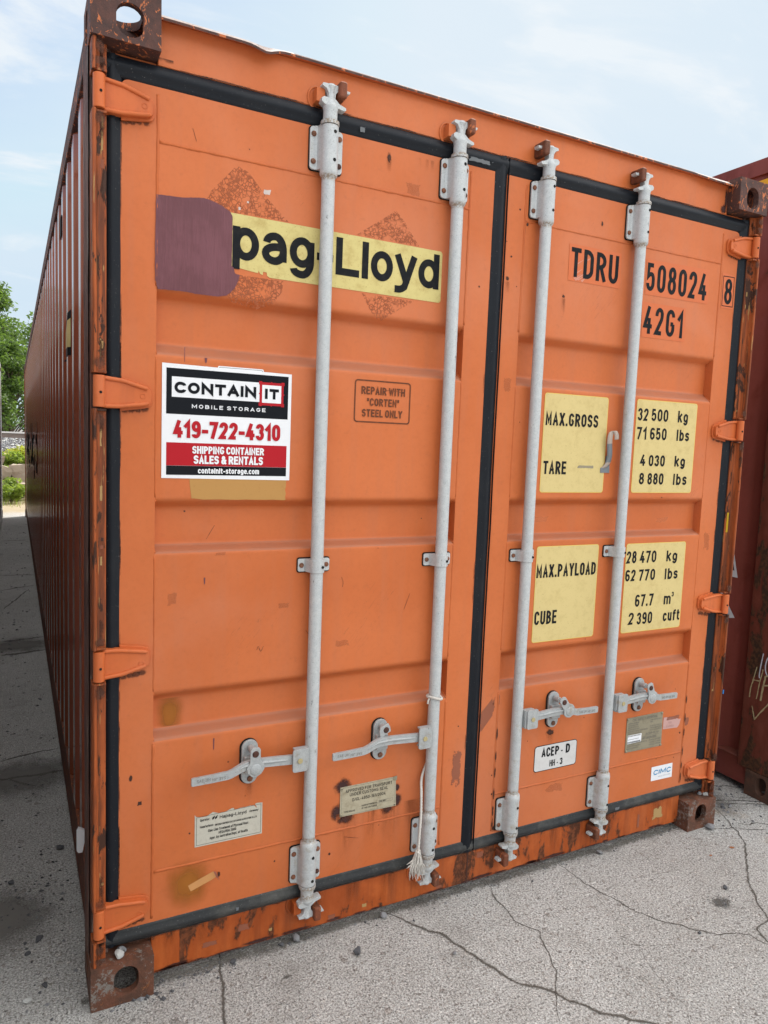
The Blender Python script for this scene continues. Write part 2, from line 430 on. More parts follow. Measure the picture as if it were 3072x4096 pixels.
# ------------------------------------------------------------------ mesh builder
class MB:
    def __init__(s):
        s.v, s.f, s.m, s.sm, s.uv = [], [], [], [], {}
        s.mats = []
    def mi(s, mat):
        if mat not in s.mats:
            s.mats.append(mat)
        return s.mats.index(mat)
    def add(s, vs, fs, mat, smooth=False, uvs=None):
        b = len(s.v)
        s.v += [tuple(p) for p in vs]
        k = s.mi(mat)
        for f in fs:
            if uvs:
                s.uv[len(s.f)] = [uvs[i] for i in f]
            s.f.append([i + b for i in f]); s.m.append(k); s.sm.append(smooth)
    def absorb(s, o):
        b = len(s.v)
        s.v += o.v
        for i, f in enumerate(o.f):
            if i in o.uv: s.uv[len(s.f)] = o.uv[i]
            s.f.append([q + b for q in f]); s.m.append(s.mi(o.mats[o.m[i]])); s.sm.append(o.sm[i])
    def box(s, x0, x1, y0, y1, z0, z1, mat):
        vs = [(x, y, z) for z in (z0, z1) for y in (y0, y1) for x in (x0, x1)]
        s.add(vs, [(0, 2, 3, 1), (4, 5, 7, 6), (0, 1, 5, 4), (2, 6, 7, 3), (0, 4, 6, 2), (1, 3, 7, 5)], mat)
    def prism_y(s, poly, y0, y1, mat, smooth=False):
        """poly in (x,z), y0 = front (towards the camera), y1 = back"""
        n = len(poly)
        a = sum(poly[i][0] * poly[(i + 1) % n][1] - poly[(i + 1) % n][0] * poly[i][1] for i in range(n))
        if a < 0:
            poly = poly[::-1]
        vs = [(x, y0, z) for x, z in poly] + [(x, y1, z) for x, z in poly]
        fs = [tuple(range(n)), tuple(range(2 * n - 1, n - 1, -1))]
        fs += [(i, i + n, (i + 1) % n + n, (i + 1) % n) for i in range(n)]
        s.add(vs, fs, mat, smooth)
    def poly_xz(s, poly, y, mat, uvs=None):
        n = len(poly)
        a = sum(poly[i][0] * poly[(i + 1) % n][1] - poly[(i + 1) % n][0] * poly[i][1] for i in range(n))
        if a < 0:
            poly = poly[::-1]
            uvs = uvs[::-1] if uvs else None
        s.add([(x, y, z) for x, z in poly], [tuple(range(n))], mat, False, uvs)
    def mark(s, x0, x1, z0, z1, y, mat):
        s.add([(x0, y, z0), (x1, y, z0), (x1, y, z1), (x0, y, z1)], [(0, 1, 2, 3)], mat, False, [(0, 0), (1, 0), (1, 1), (0, 1)])
    def lathe(s, prof, cx, cy, mat, n=24, axis='z'):
        """prof: list of (r, h)"""
        vs, fs = [], []
        for r, h in prof:
            for i in range(n):
                a = 2 * math.pi * i / n
                c, d = r * math.cos(a), r * math.sin(a)
                vs.append((cx + c, cy + d, h) if axis == 'z' else ((cx + c, h, cy + d) if axis == 'y' else (h, cx + c, cy + d)))
        m = len(prof)
        for j in range(m - 1):
            for i in range(n):
                q = (j * n + i, j * n + (i + 1) % n, (j + 1) * n + (i + 1) % n, (j + 1) * n + i)
                fs.append(q if axis != 'y' else q[::-1])
        fs.append(tuple(range(n - 1, -1, -1)) if axis != 'y' else tuple(range(n)))
        fs.append(tuple((m - 1) * n + i for i in range(n)) if axis != 'y' else tuple((m - 1) * n + i for i in range(n - 1, -1, -1)))
        s.add(vs, fs, mat, True)
    def tube(s, path, rad, mat, n=8, caps=True):
        P = [Vector(p) for p in path]
        rads = rad if isinstance(rad, (list, tuple)) else [rad] * len(P)
        vs, fs = [], []
        prev = None
        for i, p in enumerate(P):
            t = (P[min(i + 1, len(P) - 1)] - P[max(i - 1, 0)]).normalized()
            if prev is None:
                ref = Vector((0, 0, 1)) if abs(t.z) < .9 else Vector((1, 0, 0))
                nx = t.cross(ref).normalized()
            else:
                nx = (prev - t * prev.dot(t)).normalized()
            prev = nx
            ny = t.cross(nx)
            for k in range(n):
                a = 2 * math.pi * k / n
                vs.append(p + (nx * math.cos(a) + ny * math.sin(a)) * rads[i])
        for j in range(len(P) - 1):
            for k in range(n):
                fs.append((j * n + k, j * n + (k + 1) % n, (j + 1) * n + (k + 1) % n, (j + 1) * n + k))
        if caps:
            fs.append(tuple(range(n - 1, -1, -1)))
            fs.append(tuple((len(P) - 1) * n + k for k in range(n)))
        s.add(vs, fs, mat, True)
    def loft_rect(s, secs, mat):
        """secs: list of 4-point sections"""
        vs = [p for q in secs for p in q]
        fs = [(3, 2, 1, 0)]
        for j in range(len(secs) - 1):
            b = 4 * j
            for k in range(4):
                fs.append((b + k, b + (k + 1) % 4, b + 4 + (k + 1) % 4, b + 4 + k))
        b = 4 * (len(secs) - 1)
        fs.append((b, b + 1, b + 2, b + 3))
        s.add(vs, fs, mat)
    def build(s, name, parent=None, bevel=0, seg=2, merge=False, angle=30, loc=None):
        me = bpy.data.meshes.new(name)
        me.from_pydata(s.v, [], s.f)
        for mt in s.mats:
            me.materials.append(mt)
        me.polygons.foreach_set('material_index', s.m)
        me.polygons.foreach_set('use_smooth', s.sm)
        if s.uv:
            ul = me.uv_layers.new(name='UVMap')
            for fi, us in s.uv.items():
                p = me.polygons[fi]
                for li, u in zip(p.loop_indices, us):
                    ul.data[li].uv = u
        if merge:
            bm = bmesh.new(); bm.from_mesh(me)
            bmesh.ops.remove_doubles(bm, verts=bm.verts, dist=1e-5)
            bmesh.ops.recalc_face_normals(bm, faces=bm.faces)
            bm.to_mesh(me); bm.free()
        me.update()
        o = bpy.data.objects.new(name, me)
        COL.objects.link(o)
        if parent is not None:
            o.parent = parent
        if loc is not None:
            o.location = loc
        if bevel:
            md = o.modifiers.new('bevel', 'BEVEL')
            md.width = bevel; md.segments = seg; md.limit_method = 'ANGLE'; md.angle_limit = R_(angle)
            md.harden_normals = True
            for p in me.polygons:
                p.use_smooth = True
        return o


def tag(o, label, cat=None, group=None, kind=None):
    if label: o['label'] = label
    if cat: o['category'] = cat
    if group: o['group'] = group
    if kind: o['kind'] = kind
    return o


def thing(name, loc, label, cat, group=None):
    o = bpy.data.objects.new(name, None)
    o.empty_display_size = .2
    o.location = loc
    COL.objects.link(o)
    return tag(o, label, cat, group)


def rrect(x0, x1, z0, z1, r, n=5):
    pts = []
    for cx, cz, a0 in ((x1 - r, z0 + r, -90), (x1 - r, z1 - r, 0), (x0 + r, z1 - r, 90), (x0 + r, z0 + r, 180)):
        for i in range(n + 1):
            a = R_(a0 + 90 * i / n)
            pts.append((cx + r * math.cos(a), cz + r * math.sin(a)))
    return pts


def stadium(cx, cz, w, h, n=10):
    r = w / 2
    return rrect(cx - r, cx + r, cz - h / 2, cz + h / 2, r - 1e-4, n)


# ------------------------------------------------------------------ stroke lettering
Rr = 1.0
GL = {
 'A': (.82, [[(0, 0), (.5, 1), (1, 0)], [(.17, .30), (.83, .30)]]),
 'B': (.78, [[(0, .53), (0, 1), (.93, 1, Rr), (.93, .53, Rr), (0, .53)], [(0, .53), (1, .53, Rr), (1, 0, Rr), (0, 0), (0, .53)]]),
 'C': (.78, [[(1, .74), (1, 1, Rr), (0, 1, Rr), (0, 0, Rr), (1, 0, Rr), (1, .26)]]),
 'D': (.80, [[(0, .5), (0, 0), (1, 0, Rr), (1, 1, Rr), (0, 1), (0, .5)]]),
 'E': (.68, [[(1, 1), (0, 1), (0, 0), (1, 0)], [(0, .52), (.86, .52)]]),
 'F': (.66, [[(1, 1), (0, 1), (0, 0)], [(0, .50), (.86, .50)]]),
 'G': (.80, [[(1, .77), (1, 1, Rr), (0, 1, Rr), (0, 0, Rr), (1, 0, Rr), (1, .46)], [(.52, .46), (1, .46)]]),
 'H': (.80, [[(0, 0), (0, 1)], [(1, 0), (1, 1)], [(0, .52), (1, .52)]]),
 'I': (.0, [[(0, 0), (0, 1)]]),
 'J': (.6, [[(1, 1), (1, 0, Rr), (0, 0, Rr), (0, .26)]]),
 'K': (.80, [[(0, 0), (0, 1)], [(1, 1), (.02, .36)], [(.32, .56), (1, 0)]]),
 'L': (.66, [[(0, 1), (0, 0), (1, 0)]]),
 'M': (.98, [[(0, 0), (0, 1), (.5, .22), (1, 1), (1, 0)]]),
 'N': (.82, [[(0, 0), (0, 1), (1, 0), (1, 1)]]),
 'O': (.82, [[(0, .5), (0, 1, Rr), (1, 1, Rr), (1, 0, Rr), (0, 0, Rr), (0, .5)]]),
 'P': (.76, [[(0, 0), (0, 1), (1, 1, Rr), (1, .46, Rr), (0, .46)]]),
 'R': (.80, [[(0, 0), (0, 1), (1, 1, Rr), (1, .48, Rr), (0, .48)], [(.48, .48), (1, 0)]]),
 'S': (.76, [[(1, .77), (1, 1, Rr), (0, 1, Rr), (0, .52, Rr), (1, .52, Rr), (1, 0, Rr), (0, 0, Rr), (0, .23)]]),
 'T': (.76, [[(0, 1), (1, 1)], [(.5, 1), (.5, 0)]]),
 'U': (.80, [[(0, 1), (0, 0, Rr), (1, 0, Rr), (1, 1)]]),
 'V': (.80, [[(0, 1), (.5, 0), (1, 1)]]),
 'W': (1.1, [[(0, 1), (.25, 0), (.5, .85), (.75, 0), (1, 1)]]),
 'X': (.8, [[(0, 0), (1, 1)], [(0, 1), (1, 0)]]),
 'Y': (.80, [[(0, 1), (.5, .45), (1, 1)], [(.5, .45), (.5, 0)]]),
 'Z': (.74, [[(0, 1), (1, 1), (0, 0), (1, 0)]]),
 '0': (.74, [[(0, .5), (0, 1, Rr), (1, 1, Rr), (1, 0, Rr), (0, 0, Rr), (0, .5)]]),
 '1': (.36, [[(0, .74), (1, 1), (1, 0)]]),
 '2': (.72, [[(0, .72), (0, 1, Rr), (1, 1, Rr), (1, .62, .5), (0, 0), (1, 0)]]),
 '3': (.72, [[(0, .77), (0, 1, Rr), (.96, 1, Rr), (.96, .54, Rr), (.4, .54)], [(.4, .54), (1, .54, Rr), (1, 0, Rr), (0, 0, Rr), (0, .23)]]),
 '4': (.76, [[(.60, 1), (0, .24), (1, .24)], [(.74, .5), (.74, 0)]]),
 '5': (.72, [[(.94, 1), (.08, 1), (.04, .52), (.30, .62, .4), (1, .62, Rr), (1, 0, Rr), (0, 0, Rr), (0, .23)]]),
 '6': (.74, [[(.98, .85), (.98, 1, Rr), (0, 1, Rr), (0, 0, Rr), (1, 0, Rr), (1, .55, Rr), (0, .55, Rr), (0, .3)]]),
 '7': (.70, [[(0, 1), (1, 1), (.32, 0)]]),
 '8': (.74, [[(.5, .54), (.94, .54, Rr), (.94, 1, Rr), (.06, 1, Rr), (.06, .54, Rr), (.5, .54)], [(.5, .54), (1, .54, Rr), (1, 0, Rr), (0, 0, Rr), (0, .54, Rr), (.5, .54)]]),
 '9': (.74, [[(.02, .15), (.02, 0, Rr), (1, 0, Rr), (1, 1, Rr), (0, 1, Rr), (0, .46, Rr), (1, .46, Rr), (1, .7)]]),
 'a': (.62, [[(.06, .52), (.06, .72, Rr), (1, .72, Rr), (1, 0)], [(1, .42), (0, .42, Rr), (0, 0, Rr), (1, 0, Rr), (1, .3)]]),
 'b': (.64, [[(0, 1), (0, 0)], [(0, .36), (0, .72, Rr), (1, .72, Rr), (1, 0, Rr), (0, 0, Rr), (0, .36)]]),
 'c': (.58, [[(1, .52), (1, .72, Rr), (0, .72, Rr), (0, 0, Rr), (1, 0, Rr), (1, .2)]]),
 'd': (.64, [[(1, 1), (1, 0)], [(1, .36), (1, .72, Rr), (0, .72, Rr), (0, 0, Rr), (1, 0, Rr), (1, .36)]]),
 'e': (.62, [[(0, .37), (1, .37), (1, .72, Rr), (0, .72, Rr), (0, 0, Rr), (1, 0, Rr), (1, .14)]]),
 'f': (.36, [[(1, 1), (.3, 1, Rr), (.3, 0)], [(0, .70), (.95, .70)]]),
 'g': (.64, [[(1, .72), (1, -.28, Rr), (.04, -.28, Rr), (.04, -.12)], [(1, .36), (1, .72, Rr), (0, .72, Rr), (0, .04, Rr), (1, .04, Rr), (1, .36)]]),
 'h': (.62, [[(0, 1), (0, 0)], [(0, .4), (0, .72, Rr), (1, .72, Rr), (1, 0)]]),
 'i': (.0, [[(0, 0), (0, .72)], [(0, .93), (0, 1)]]),
 'k': (.60, [[(0, 0), (0, 1)], [(.95, .72), (.02, .28)], [(.35, .45), (1, 0)]]),
 'l': (.0, [[(0, 0), (0, 1)]]),
 'm': (.98, [[(0, 0), (0, .72)], [(0, .4), (0, .72, .6), (.5, .72, .6), (.5, 0)], [(.5, .4), (.5, .72, .6), (1, .72, .6), (1, 0)]]),
 'n': (.60, [[(0, 0), (0, .72)], [(0, .4), (0, .72, Rr), (1, .72, Rr), (1, 0)]]),
 'o': (.64, [[(0, .36), (0, .72, Rr), (1, .72, Rr), (1, 0, Rr), (0, 0, Rr), (0, .36)]]),
 'p': (.64, [[(0, .72), (0, -.28)], [(0, .36), (0, .72, Rr), (1, .72, Rr), (1, 0, Rr), (0, 0, Rr), (0, .36)]]),
 'q': (.64, [[(1, .72), (1, -.28)], [(1, .36), (1, .72, Rr), (0, .72, Rr), (0, 0, Rr), (1, 0, Rr), (1, .36)]]),
 'r': (.38, [[(0, 0), (0, .72)], [(0, .4), (0, .72, Rr), (1, .72, .3)]]),
 's': (.54, [[(1, .56), (1, .72, Rr), (0, .72, Rr), (0, .38, Rr), (1, .38, Rr), (1, 0, Rr), (0, 0, Rr), (0, .16)]]),
 't': (.34, [[(.3, .95), (.3, 0, Rr), (1, 0)], [(0, .70), (1, .70)]]),
 'u': (.60, [[(0, .72), (0, 0, Rr), (1, 0, Rr), (1, .3)], [(1, .72), (1, 0)]]),
 'v': (.6, [[(0, .72), (.5, 0), (1, .72)]]),
 'w': (.9, [[(0, .72), (.25, 0), (.5, .66), (.75, 0), (1, .72)]]),
 'y': (.62, [[(0, .72), (.52, .02)], [(1, .72), (.45, -.18), (.2, -.28, .4), (0, -.28)]]),
 'z': (.5, [[(0, .72), (1, .72), (0, 0), (1, 0)]]),
 '.': (.0, [[(0, 0), (0, .02)]]),
 ',': (.1, [[(1, .04), (0, -.14)]]),
 ':': (.0, [[(0, 0), (0, .02)], [(0, .55), (0, .57)]]),
 '-': (.36, [[(0, .38), (1, .38)]]),
 '/': (.42, [[(0, 0), (1, 1)]]),
 '"': (.20, [[(0, 1), (0, .74)], [(1, 1), (1, .74)]]),
 '&': (.86, [[(1, .02), (.12, .78), (.12, 1, Rr), (.66, 1, Rr), (.66, .70, .6), (0, .42, .6), (0, 0, Rr), (.72, 0, Rr), (1, .45)]]),
}


def fillet(pts, gw, gh, n=7):
    out = []
    m = len(pts)
    for i, p in enumerate(pts):
        q = Vector(p[0])
        r = p[1]
        if r <= 0 or i in (0, m - 1):
            out.append(q); continue
        a, b = Vector(pts[i - 1][0]), Vector(pts[i + 1][0])
        da, db = (a - q), (b - q)
        la, lb = da.length, db.length
        if la < 1e-9 or lb < 1e-9:
            out.append(q); continue
        fa = 1.0 if i - 1 == 0 else .5
        fb = 1.0 if i + 1 == m - 1 else .5
        d = min(la * (fa if pts[i - 1][1] <= 0 else .5), lb * (fb if pts[i + 1][1] <= 0 else .5), r * .62 * max(gw, 1e-4) if r < 1 else 1e9)
        # unequal arms make an oval corner
        dA = min(la * (1.0 if pts[i - 1][1] <= 0 else .5), max(d, 0) if r < 1 else min(gw * .62 + gh * .04, gh * .5))
        dB = min(lb * (1.0 if pts[i + 1][1] <= 0 else .5), max(d, 0) if r < 1 else min(gw * .62 + gh * .04, gh * .5))
        p0 = q + da.normalized() * dA
        p2 = q + db.normalized() * dB
        k = .5523
        c0 = p0 + (q - p0) * k
        c1 = p2 + (q - p2) * k
        for j in range(n + 1):
            t = j / n
            out.append(p0 * (1 - t) ** 3 + c0 * 3 * t * (1 - t) ** 2 + c1 * 3 * t * t * (1 - t) + p2 * t ** 3)
    res = []
    for q in out:
        if not res or (q - res[-1]).length > 1e-7:
            res.append(q)
    return res


def strip(pts, t, closed, ext):
    """left/right outline of a thick polyline"""
    n = len(pts)
    L, Rg = [], []
    for i in range(n):
        if closed:
            a, b = pts[i - 1 if i > 0 else n - 2], pts[(i + 1) if i < n - 1 else 1]
        else:
            a, b = pts[max(i - 1, 0)], pts[min(i + 1, n - 1)]
        p = pts[i]
        d1 = (p - a) if (p - a).length > 1e-9 else (b - p)
        d2 = (b - p) if (b - p).length > 1e-9 else (p - a)
        d1 = d1.normalized(); d2 = d2.normalized()
        n1 = Vector((-d1.y, d1.x)); n2 = Vector((-d2.y, d2.x))
        mm = (n1 + n2)
        if mm.length < 1e-6:
            mm = n1
        mm.normalize()
        k = 1 / max(mm.dot(n1), .42)
        pp = p.copy()
        if not closed and ext:
            if i == 0: pp = p - d2 * ext
            if i == n - 1: pp = p + d1 * ext
        L.append(pp + mm * t / 2 * k); Rg.append(pp - mm * t / 2 * k)
    return L, Rg


def text(mb, s, x0, x1, z0, H, t, mp, mat, slant=0.0, gap=None, ext=None, space=.5, xh=.72):
    """stroke lettering fitted between x0 and x1, baseline z0, capital height H, stroke t.
    mp(x, z, k) turns a flat position into a 3D point, k numbers the strokes"""
    gap = .26 if gap is None else gap
    # natural advance
    adv, pos = 0.0, []
    tn = t / H
    for ch in s:
        if ch == ' ':
            pos.append(None); adv += space; continue
        w = GL[ch][0]
        pos.append((adv, w)); adv += w + tn + gap
    adv -= gap
    nst = sum(1 for p in pos if p is not None)
    # scale so the whole run ends at x1 (stroke width is kept)
    base = adv - nst * tn
    k = ((x1 - x0) - nst * t) / max(base, 1e-6)
    kk = 0
    used = 0
    for ch, p in zip(s, pos):
        if p is None:
            continue
        gx = x0 + (p[0] - used * tn) * k + used * t
        gw = p[1] * k
        used += 1
        for stv in GL[ch][1]:
            pts = []
            for q in stv:
                qy = q[1]
                if ch.islower() and xh != .72:
                    qy = qy * xh / .72 if qy <= .72 else xh + (qy - .72) * (1 - xh) / .28
                pts.append((Vector((gx + t / 2 + q[0] * gw, z0 + t / 2 + qy * (H - t))), q[2] if len(q) > 2 else 0))
            fl = fillet(pts, gw, H)
            closed = (Vector(stv[0][:2]) - Vector(stv[-1][:2])).length < 1e-6
            L, Rg = strip(fl, t, closed, (0 if ch in 'CGS35692acegs' else t / 2) if ext is None else ext)
            m = len(fl)
            vs = []
            for i_, (a, b) in enumerate(zip(L, Rg)):
                for c in (a, b):
                    vs.append(mp(c.x + slant * (c.y - z0), c.y, kk + .9 * i_ / m))
            fs = [(2 * i, 2 * i + 1, 2 * i + 3, 2 * i + 2) for i in range(m - 1)]
            mb.add(vs, fs, mat)
            kk = (kk + 1) % 6


def on_door(y):
    return lambda x, z, k: (x, y - k * 0.00006, z)


def scribble(mb, pts, t, mp, mat, jitter=0.0):
    fl = [Vector(p) for p in pts]
    L, Rg = strip(fl, t, False, 0)
    vs = []
    for a, b in zip(L, Rg):
        for c in (a, b):
            vs.append(mp(c.x + random.uniform(-jitter, jitter), c.y + random.uniform(-jitter, jitter), 0))
    mb.add(vs, [(2 * i, 2 * i + 1, 2 * i + 3, 2 * i + 2) for i in range(len(fl) - 1)], mat)


def smooth_pts(pts, n=6):
    P = [Vector(p) for p in pts]
    out = []
    for i in range(len(P) - 1):
        p0, p1, p2, p3 = P[max(i - 1, 0)], P[i], P[i + 1], P[min(i + 2, len(P) - 1)]
        for j in range(n):
            t = j / n
            out.append(.5 * ((2 * p1) + (p2 - p0) * t + (2 * p0 - 5 * p1 + 4 * p2 - p3) * t * t + (3 * p1 - p0 - 3 * p2 + p3) * t ** 3))
    out.append(P[-1])
    return out


# ------------------------------------------------------------------ orange container
CW, CL, CH = 2.438, 12.192, 2.591
YD = 0.050                                    # front plane of the doors
box = thing("shipping_container", (0, 0, 0), "big orange shipping container with four pale locking bars on its closed doors", "shipping container", "shipping containers parked side by side")


def bool_cut(base, cutters):
    o = base.build("tmp_base")
    cs = [c.build("tmp_cut") for c in cutters]
    for c in cs:
        md = o.modifiers.new('b', 'BOOLEAN'); md.operation = 'DIFFERENCE'; md.solver = 'EXACT'; md.object = c
    bv = o.modifiers.new('bv', 'BEVEL'); bv.width = .011; bv.segments = 4; bv.limit_method = 'ANGLE'; bv.angle_limit = R_(50)
    bpy.context.view_layer.update()
    dg = bpy.context.evaluated_depsgraph_get()
    me = bpy.data.meshes.new_from_object(o.evaluated_get(dg))
    for q in cs + [o]:
        m0 = q.data
        bpy.data.objects.remove(q); bpy.data.meshes.remove(m0)
    return me


def casting_mesh():
    """corner fitting for x,y,z >= 0, outer corner at the origin, outer horizontal face at z=0"""
    b = MB(); b.box(0, .162, 0, .178, 0, .118, GALV)
    cav = MB(); cav.box(.026, .140, .022, .152, .020, .096, GALV)
    fr = MB(); fr.prism_y(rrect(.057, .122, .0275, .1055, .030), -.02, .05, GALV)
    sd_ = MB()
    st = stadium(.098, .066, .050, .080)
    n = len(st)
    vs = [(-.02, y, z) for y, z in st] + [(.05, y, z) for y, z in st]
    sd_.add(vs, [tuple(range(n - 1, -1, -1)), tuple(range(n, 2 * n))] + [(i, (i + 1) % n, (i + 1) % n + n, i + n) for i in range(n)], GALV)
    bt = MB()
    st = stadium(.088, .092, .080, .124)
    vs = [(x, y, -.02) for x, y in st] + [(x, y, .05) for x, y in st]
    bt.add(vs, [tuple(range(n - 1, -1, -1)), tuple(range(n, 2 * n))] + [(i, (i + 1) % n, (i + 1) % n + n, i + n) for i in range(n)], GALV)
    return bool_cut(b, [cav, fr, sd_, bt])


CAST = casting_mesh()


def casting(parent, mat, ox, oy, oz, sx, sy, sz, label=None):
    me = CAST.copy()
    me.transform(Matrix.Translation((ox, oy, oz)) @ Matrix.Diagonal((sx, sy, sz, 1)))
    if sx * sy * sz < 0:
        me.flip_normals()
    me.materials.clear(); me.materials.append(mat)
    # hammered, worn corners
    for v in me.vertices:
        n = mnoise.noise_vector(v.co * 22) * .0018
        v.co += n
    o = bpy.data.objects.new("corner_casting", me)
    COL.objects.link(o); o.parent = parent
    if label: o['label'] = label
    return o


casting(box, RUST_CAST_LOW, 0, 0, 0, 1, 1, 1, "worn grey and rust bottom corner casting with pebbles on top")
casting(box, RUST_CAST_LOW, CW, 0, 0, -1, 1, 1)
casting(box, RUST_CAST, 0, 0, CH, 1, 1, -1, "dark brown top corner casting with sky showing through its hole")
casting(box, RUST_CAST, CW, 0, CH, -1, 1, -1)
for ox, sx in ((0, 1), (CW, -1)):
    for oz, sz in ((0, 1), (CH, -1)):
        casting(box, RUST_CAST, ox, CL, oz, sx, -1, sz)


def jbar(parent, mirror, mat, side):
    """front corner post: outer flange cut into lengths between the hinges, recessed web, side plate"""
    X = (lambda x: CW - x) if mirror else (lambda x: x)
    def bx(mb, x0, x1, y0, y1, z0, z1, m):
        a, b = X(x0), X(x1)
        mb.box(min(a, b), max(a, b), y0, y1, z0, z1, m)
    mb = MB()
    cuts = [.192, .272, .902, .982, 1.606, 1.686, 2.315, 2.395]
    zs = [.1185] + cuts + [2.4725]
    for i in range(0, len(zs), 2):
        z0, z1 = zs[i] + (.004 if i else 0), zs[i + 1] - (.004 if i < len(zs) - 2 else 0)
        # one length of the outer flange with a rolled front edge and turned-in ends
        prof = [(.0050, .060), (.0050, .020), (.0058, .012), (.0085, .0075), (.0125, .0072), (.0155, .0100), (.0165, .0280), (.0195, .0350), (.0275, .0380), (.0405, .0385), (.0405, .060)]
        nn = len(prof)
        nseg = max(2, int((z1 - z0) / .03))
        vs, fs = [], []
        for j in range(nseg + 1):
            z = z0 + (z1 - z0) * j / nseg
            w = mnoise.noise(Vector((3.1 if mirror else 0, z * 2.2, 1.7))) * .0028 + mnoise.noise(Vector((3.1 if mirror else 0, z * 17, 4.2))) * .0009
            for k, (px, py) in enumerate(prof):
                q = w if k < 7 else 0
                vs.append((X(px + q * .6), py + q * .7 * (1 if 2 <= k <= 5 else 0), z))
        for j in range(nseg):
            for k in range(nn - 1):
                f = (j * nn + k, j * nn + k + 1, (j + 1) * nn + k + 1, (j + 1) * nn + k)
                fs.append(f if not mirror else f[::-1])
        cap0 = tuple(range(nn - 1, -1, -1)); cap1 = tuple(nseg * nn + k for k in range(nn))
        fs += [cap0 if not mirror else cap0[::-1], cap1 if not mirror else cap1[::-1]]
        mb.add(vs, fs, mat, False)
        if i: bx(mb, .015, .0385, .014, .040, z0, z0 + .006, mat)
        if i < len(zs) - 2: bx(mb, .015, .0385, .014, .040, z1 - .006, z1, mat)
        for zz_, hh_ in ((z0, .045), (z1 - .045, .045), (z0 - .02, .12), (z1 - .07, .09)):
            a, b = sorted((X(.001), X(.043)))
            mb.mark(a, b, max(zz_, z0), min(zz_ + hh_, z1), .0066 if hh_ == .045 else .0368, ST_EDGE)
        nfl = int((z1 - z0) * 14)
        for q in range(nfl):          # flaked paint on the web and rolled edge
            za = random.uniform(z0 + .02, z1 - .03)
            h = random.choice([.012, .02, .03, .06])
            w0 = random.uniform(.017, .028); w1 = w0 + random.uniform(.005, .011)
            a, b = sorted((X(w0), X(w1)))
            mb.mark(a, b, za, za + h, .0372, random.choice([ST_DARKFL, ST_FLAKE, ST_FLAKE, ST_TANFL]) if mirror or q % 3 else ST_TANFL)
    o = mb.build("corner_post", parent, .0012, 2)
    sp_ = MB()
    # side plate with a ragged skin
    rows = 110
    ys = [.062, .075, .09, .104, .118, .132, .146, .16, .174, .186, .198]
    vs, fs = [], []
    for j in range(rows + 1):
        z = .1185 + (2.4725 - .1185) * j / rows
        for k, y in enumerate(ys):
            d = .0022 * mnoise.noise(Vector((y * 90, z * 6, 2.0 if mirror else 9.0))) + .0012 * mnoise.noise(Vector((y * 40, z * 40, 5)))
            if k in (0, len(ys) - 1): d *= .5
            vs.append((X(.0006 + d), y, z))
    w = len(ys)
    for j in range(rows):
        for k in range(w - 1):
            f = (j * w + k, (j + 1) * w + k, (j + 1) * w + k + 1, j * w + k + 1)
            fs.append(f if not mirror else f[::-1])
    sp_.add(vs, fs, side, True)
    bx(sp_, .0040, .052, .0605, .197, .1185, 2.4725, side)
    sp_.build("post_side_plate", o)
    return o


jbar(box, False, ORANGE_POST, POST_SIDE)
jbar(box, True, ORANGE_POST, POST_SIDE)
bf = MB(); bf.box(2.4285, 2.4345, .0045, .0062, .565, .582, BLUE_PAINT)
bf.build("paint_fleck", box)
yf = MB(); yf.mark(2.403, 2.421, 1.235, 1.315, .0365, flat("yellow_fleck_paint", (.50, .33, .02), .5, .3))
yf.build("paint_fleck", box)

# rear posts, rails, roof, walls, floor
mb = MB()
for x0 in (.004, CW - .064):
    mb.box(x0, x0 + .06, CL - .16, CL - .006, .1185, 2.4725, ORANGE_SHADED)
    mb.build("rear_post", box, .003); mb = MB()
for s in (0, 1):
    X = (lambda x: CW - x) if s else (lambda x: x)
    a, b = sorted((X(.008), X(.062)))
    mb = MB(); mb.box(a, b, .1785, CL - .1785, 2.508, 2.584, RUST_CAST if not s else ORANGE_SHADED); mb.build("top_side_rail", box, .003)
    a, b = sorted((X(.014), X(.060)))
    mb = MB(); mb.box(a, b, .1785, CL - .1785, .034, .205, RUST_LUG if not s else ORANGE_SHADED); mb.build("bottom_side_rail", box, .003)
    # corrugated side wall
    mb = MB()
    prof = [(.013, .19), (.013, .245)]
    y = .245
    pitch = .286
    prof = [(.016, .198), (.016, .262)]
    y = .262
    while y + pitch < CL - .2:
        prof += [(.050, y + .068), (.050, y + .138), (.014, y + .206), (.014, y + pitch)]
        y += pitch
    prof.append((.014, CL - .16))
    vs = []
    for x, yy in prof:
        vs += [(X(x), yy, .204), (X(x), yy, 2.510)]
    n = len(prof)
    fs = [(2 * i, 2 * i + 1, 2 * i + 3, 2 * i + 2) if not s else (2 * i, 2 * i + 2, 2 * i + 3, 2 * i + 1) for i in range(n - 1)]
    mb.add(vs, fs, ORANGE_SHADED)
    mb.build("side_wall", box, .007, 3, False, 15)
    SIDE_PROF = prof

mb = MB(); mb.box(.050, CW - .050, .1785, CL - .02, 2.545, 2.572, ORANGE_SHADED); mb.box(.163, CW - .163, .080, .1785, 2.555, 2.5715, ORANGE_SHADED); mb.build("roof", box)
mb = MB(); mb.box(.062, CW - .062, .11, CL - .02, .09, .15, WOOD); mb.build("floor", box)
mb = MB(); mb.box(.064, CW - .064, CL - .06, CL - .03, .12, 2.50, ORANGE_SHADED); mb.build("end_wall", box)
mb = MB()
for k in range(24):
    mb.box(.062, CW - .062, .5 + k * .48, .56 + k * .48, .045, .0895, ORANGE_SHADED)
mb.build("underframe", box)

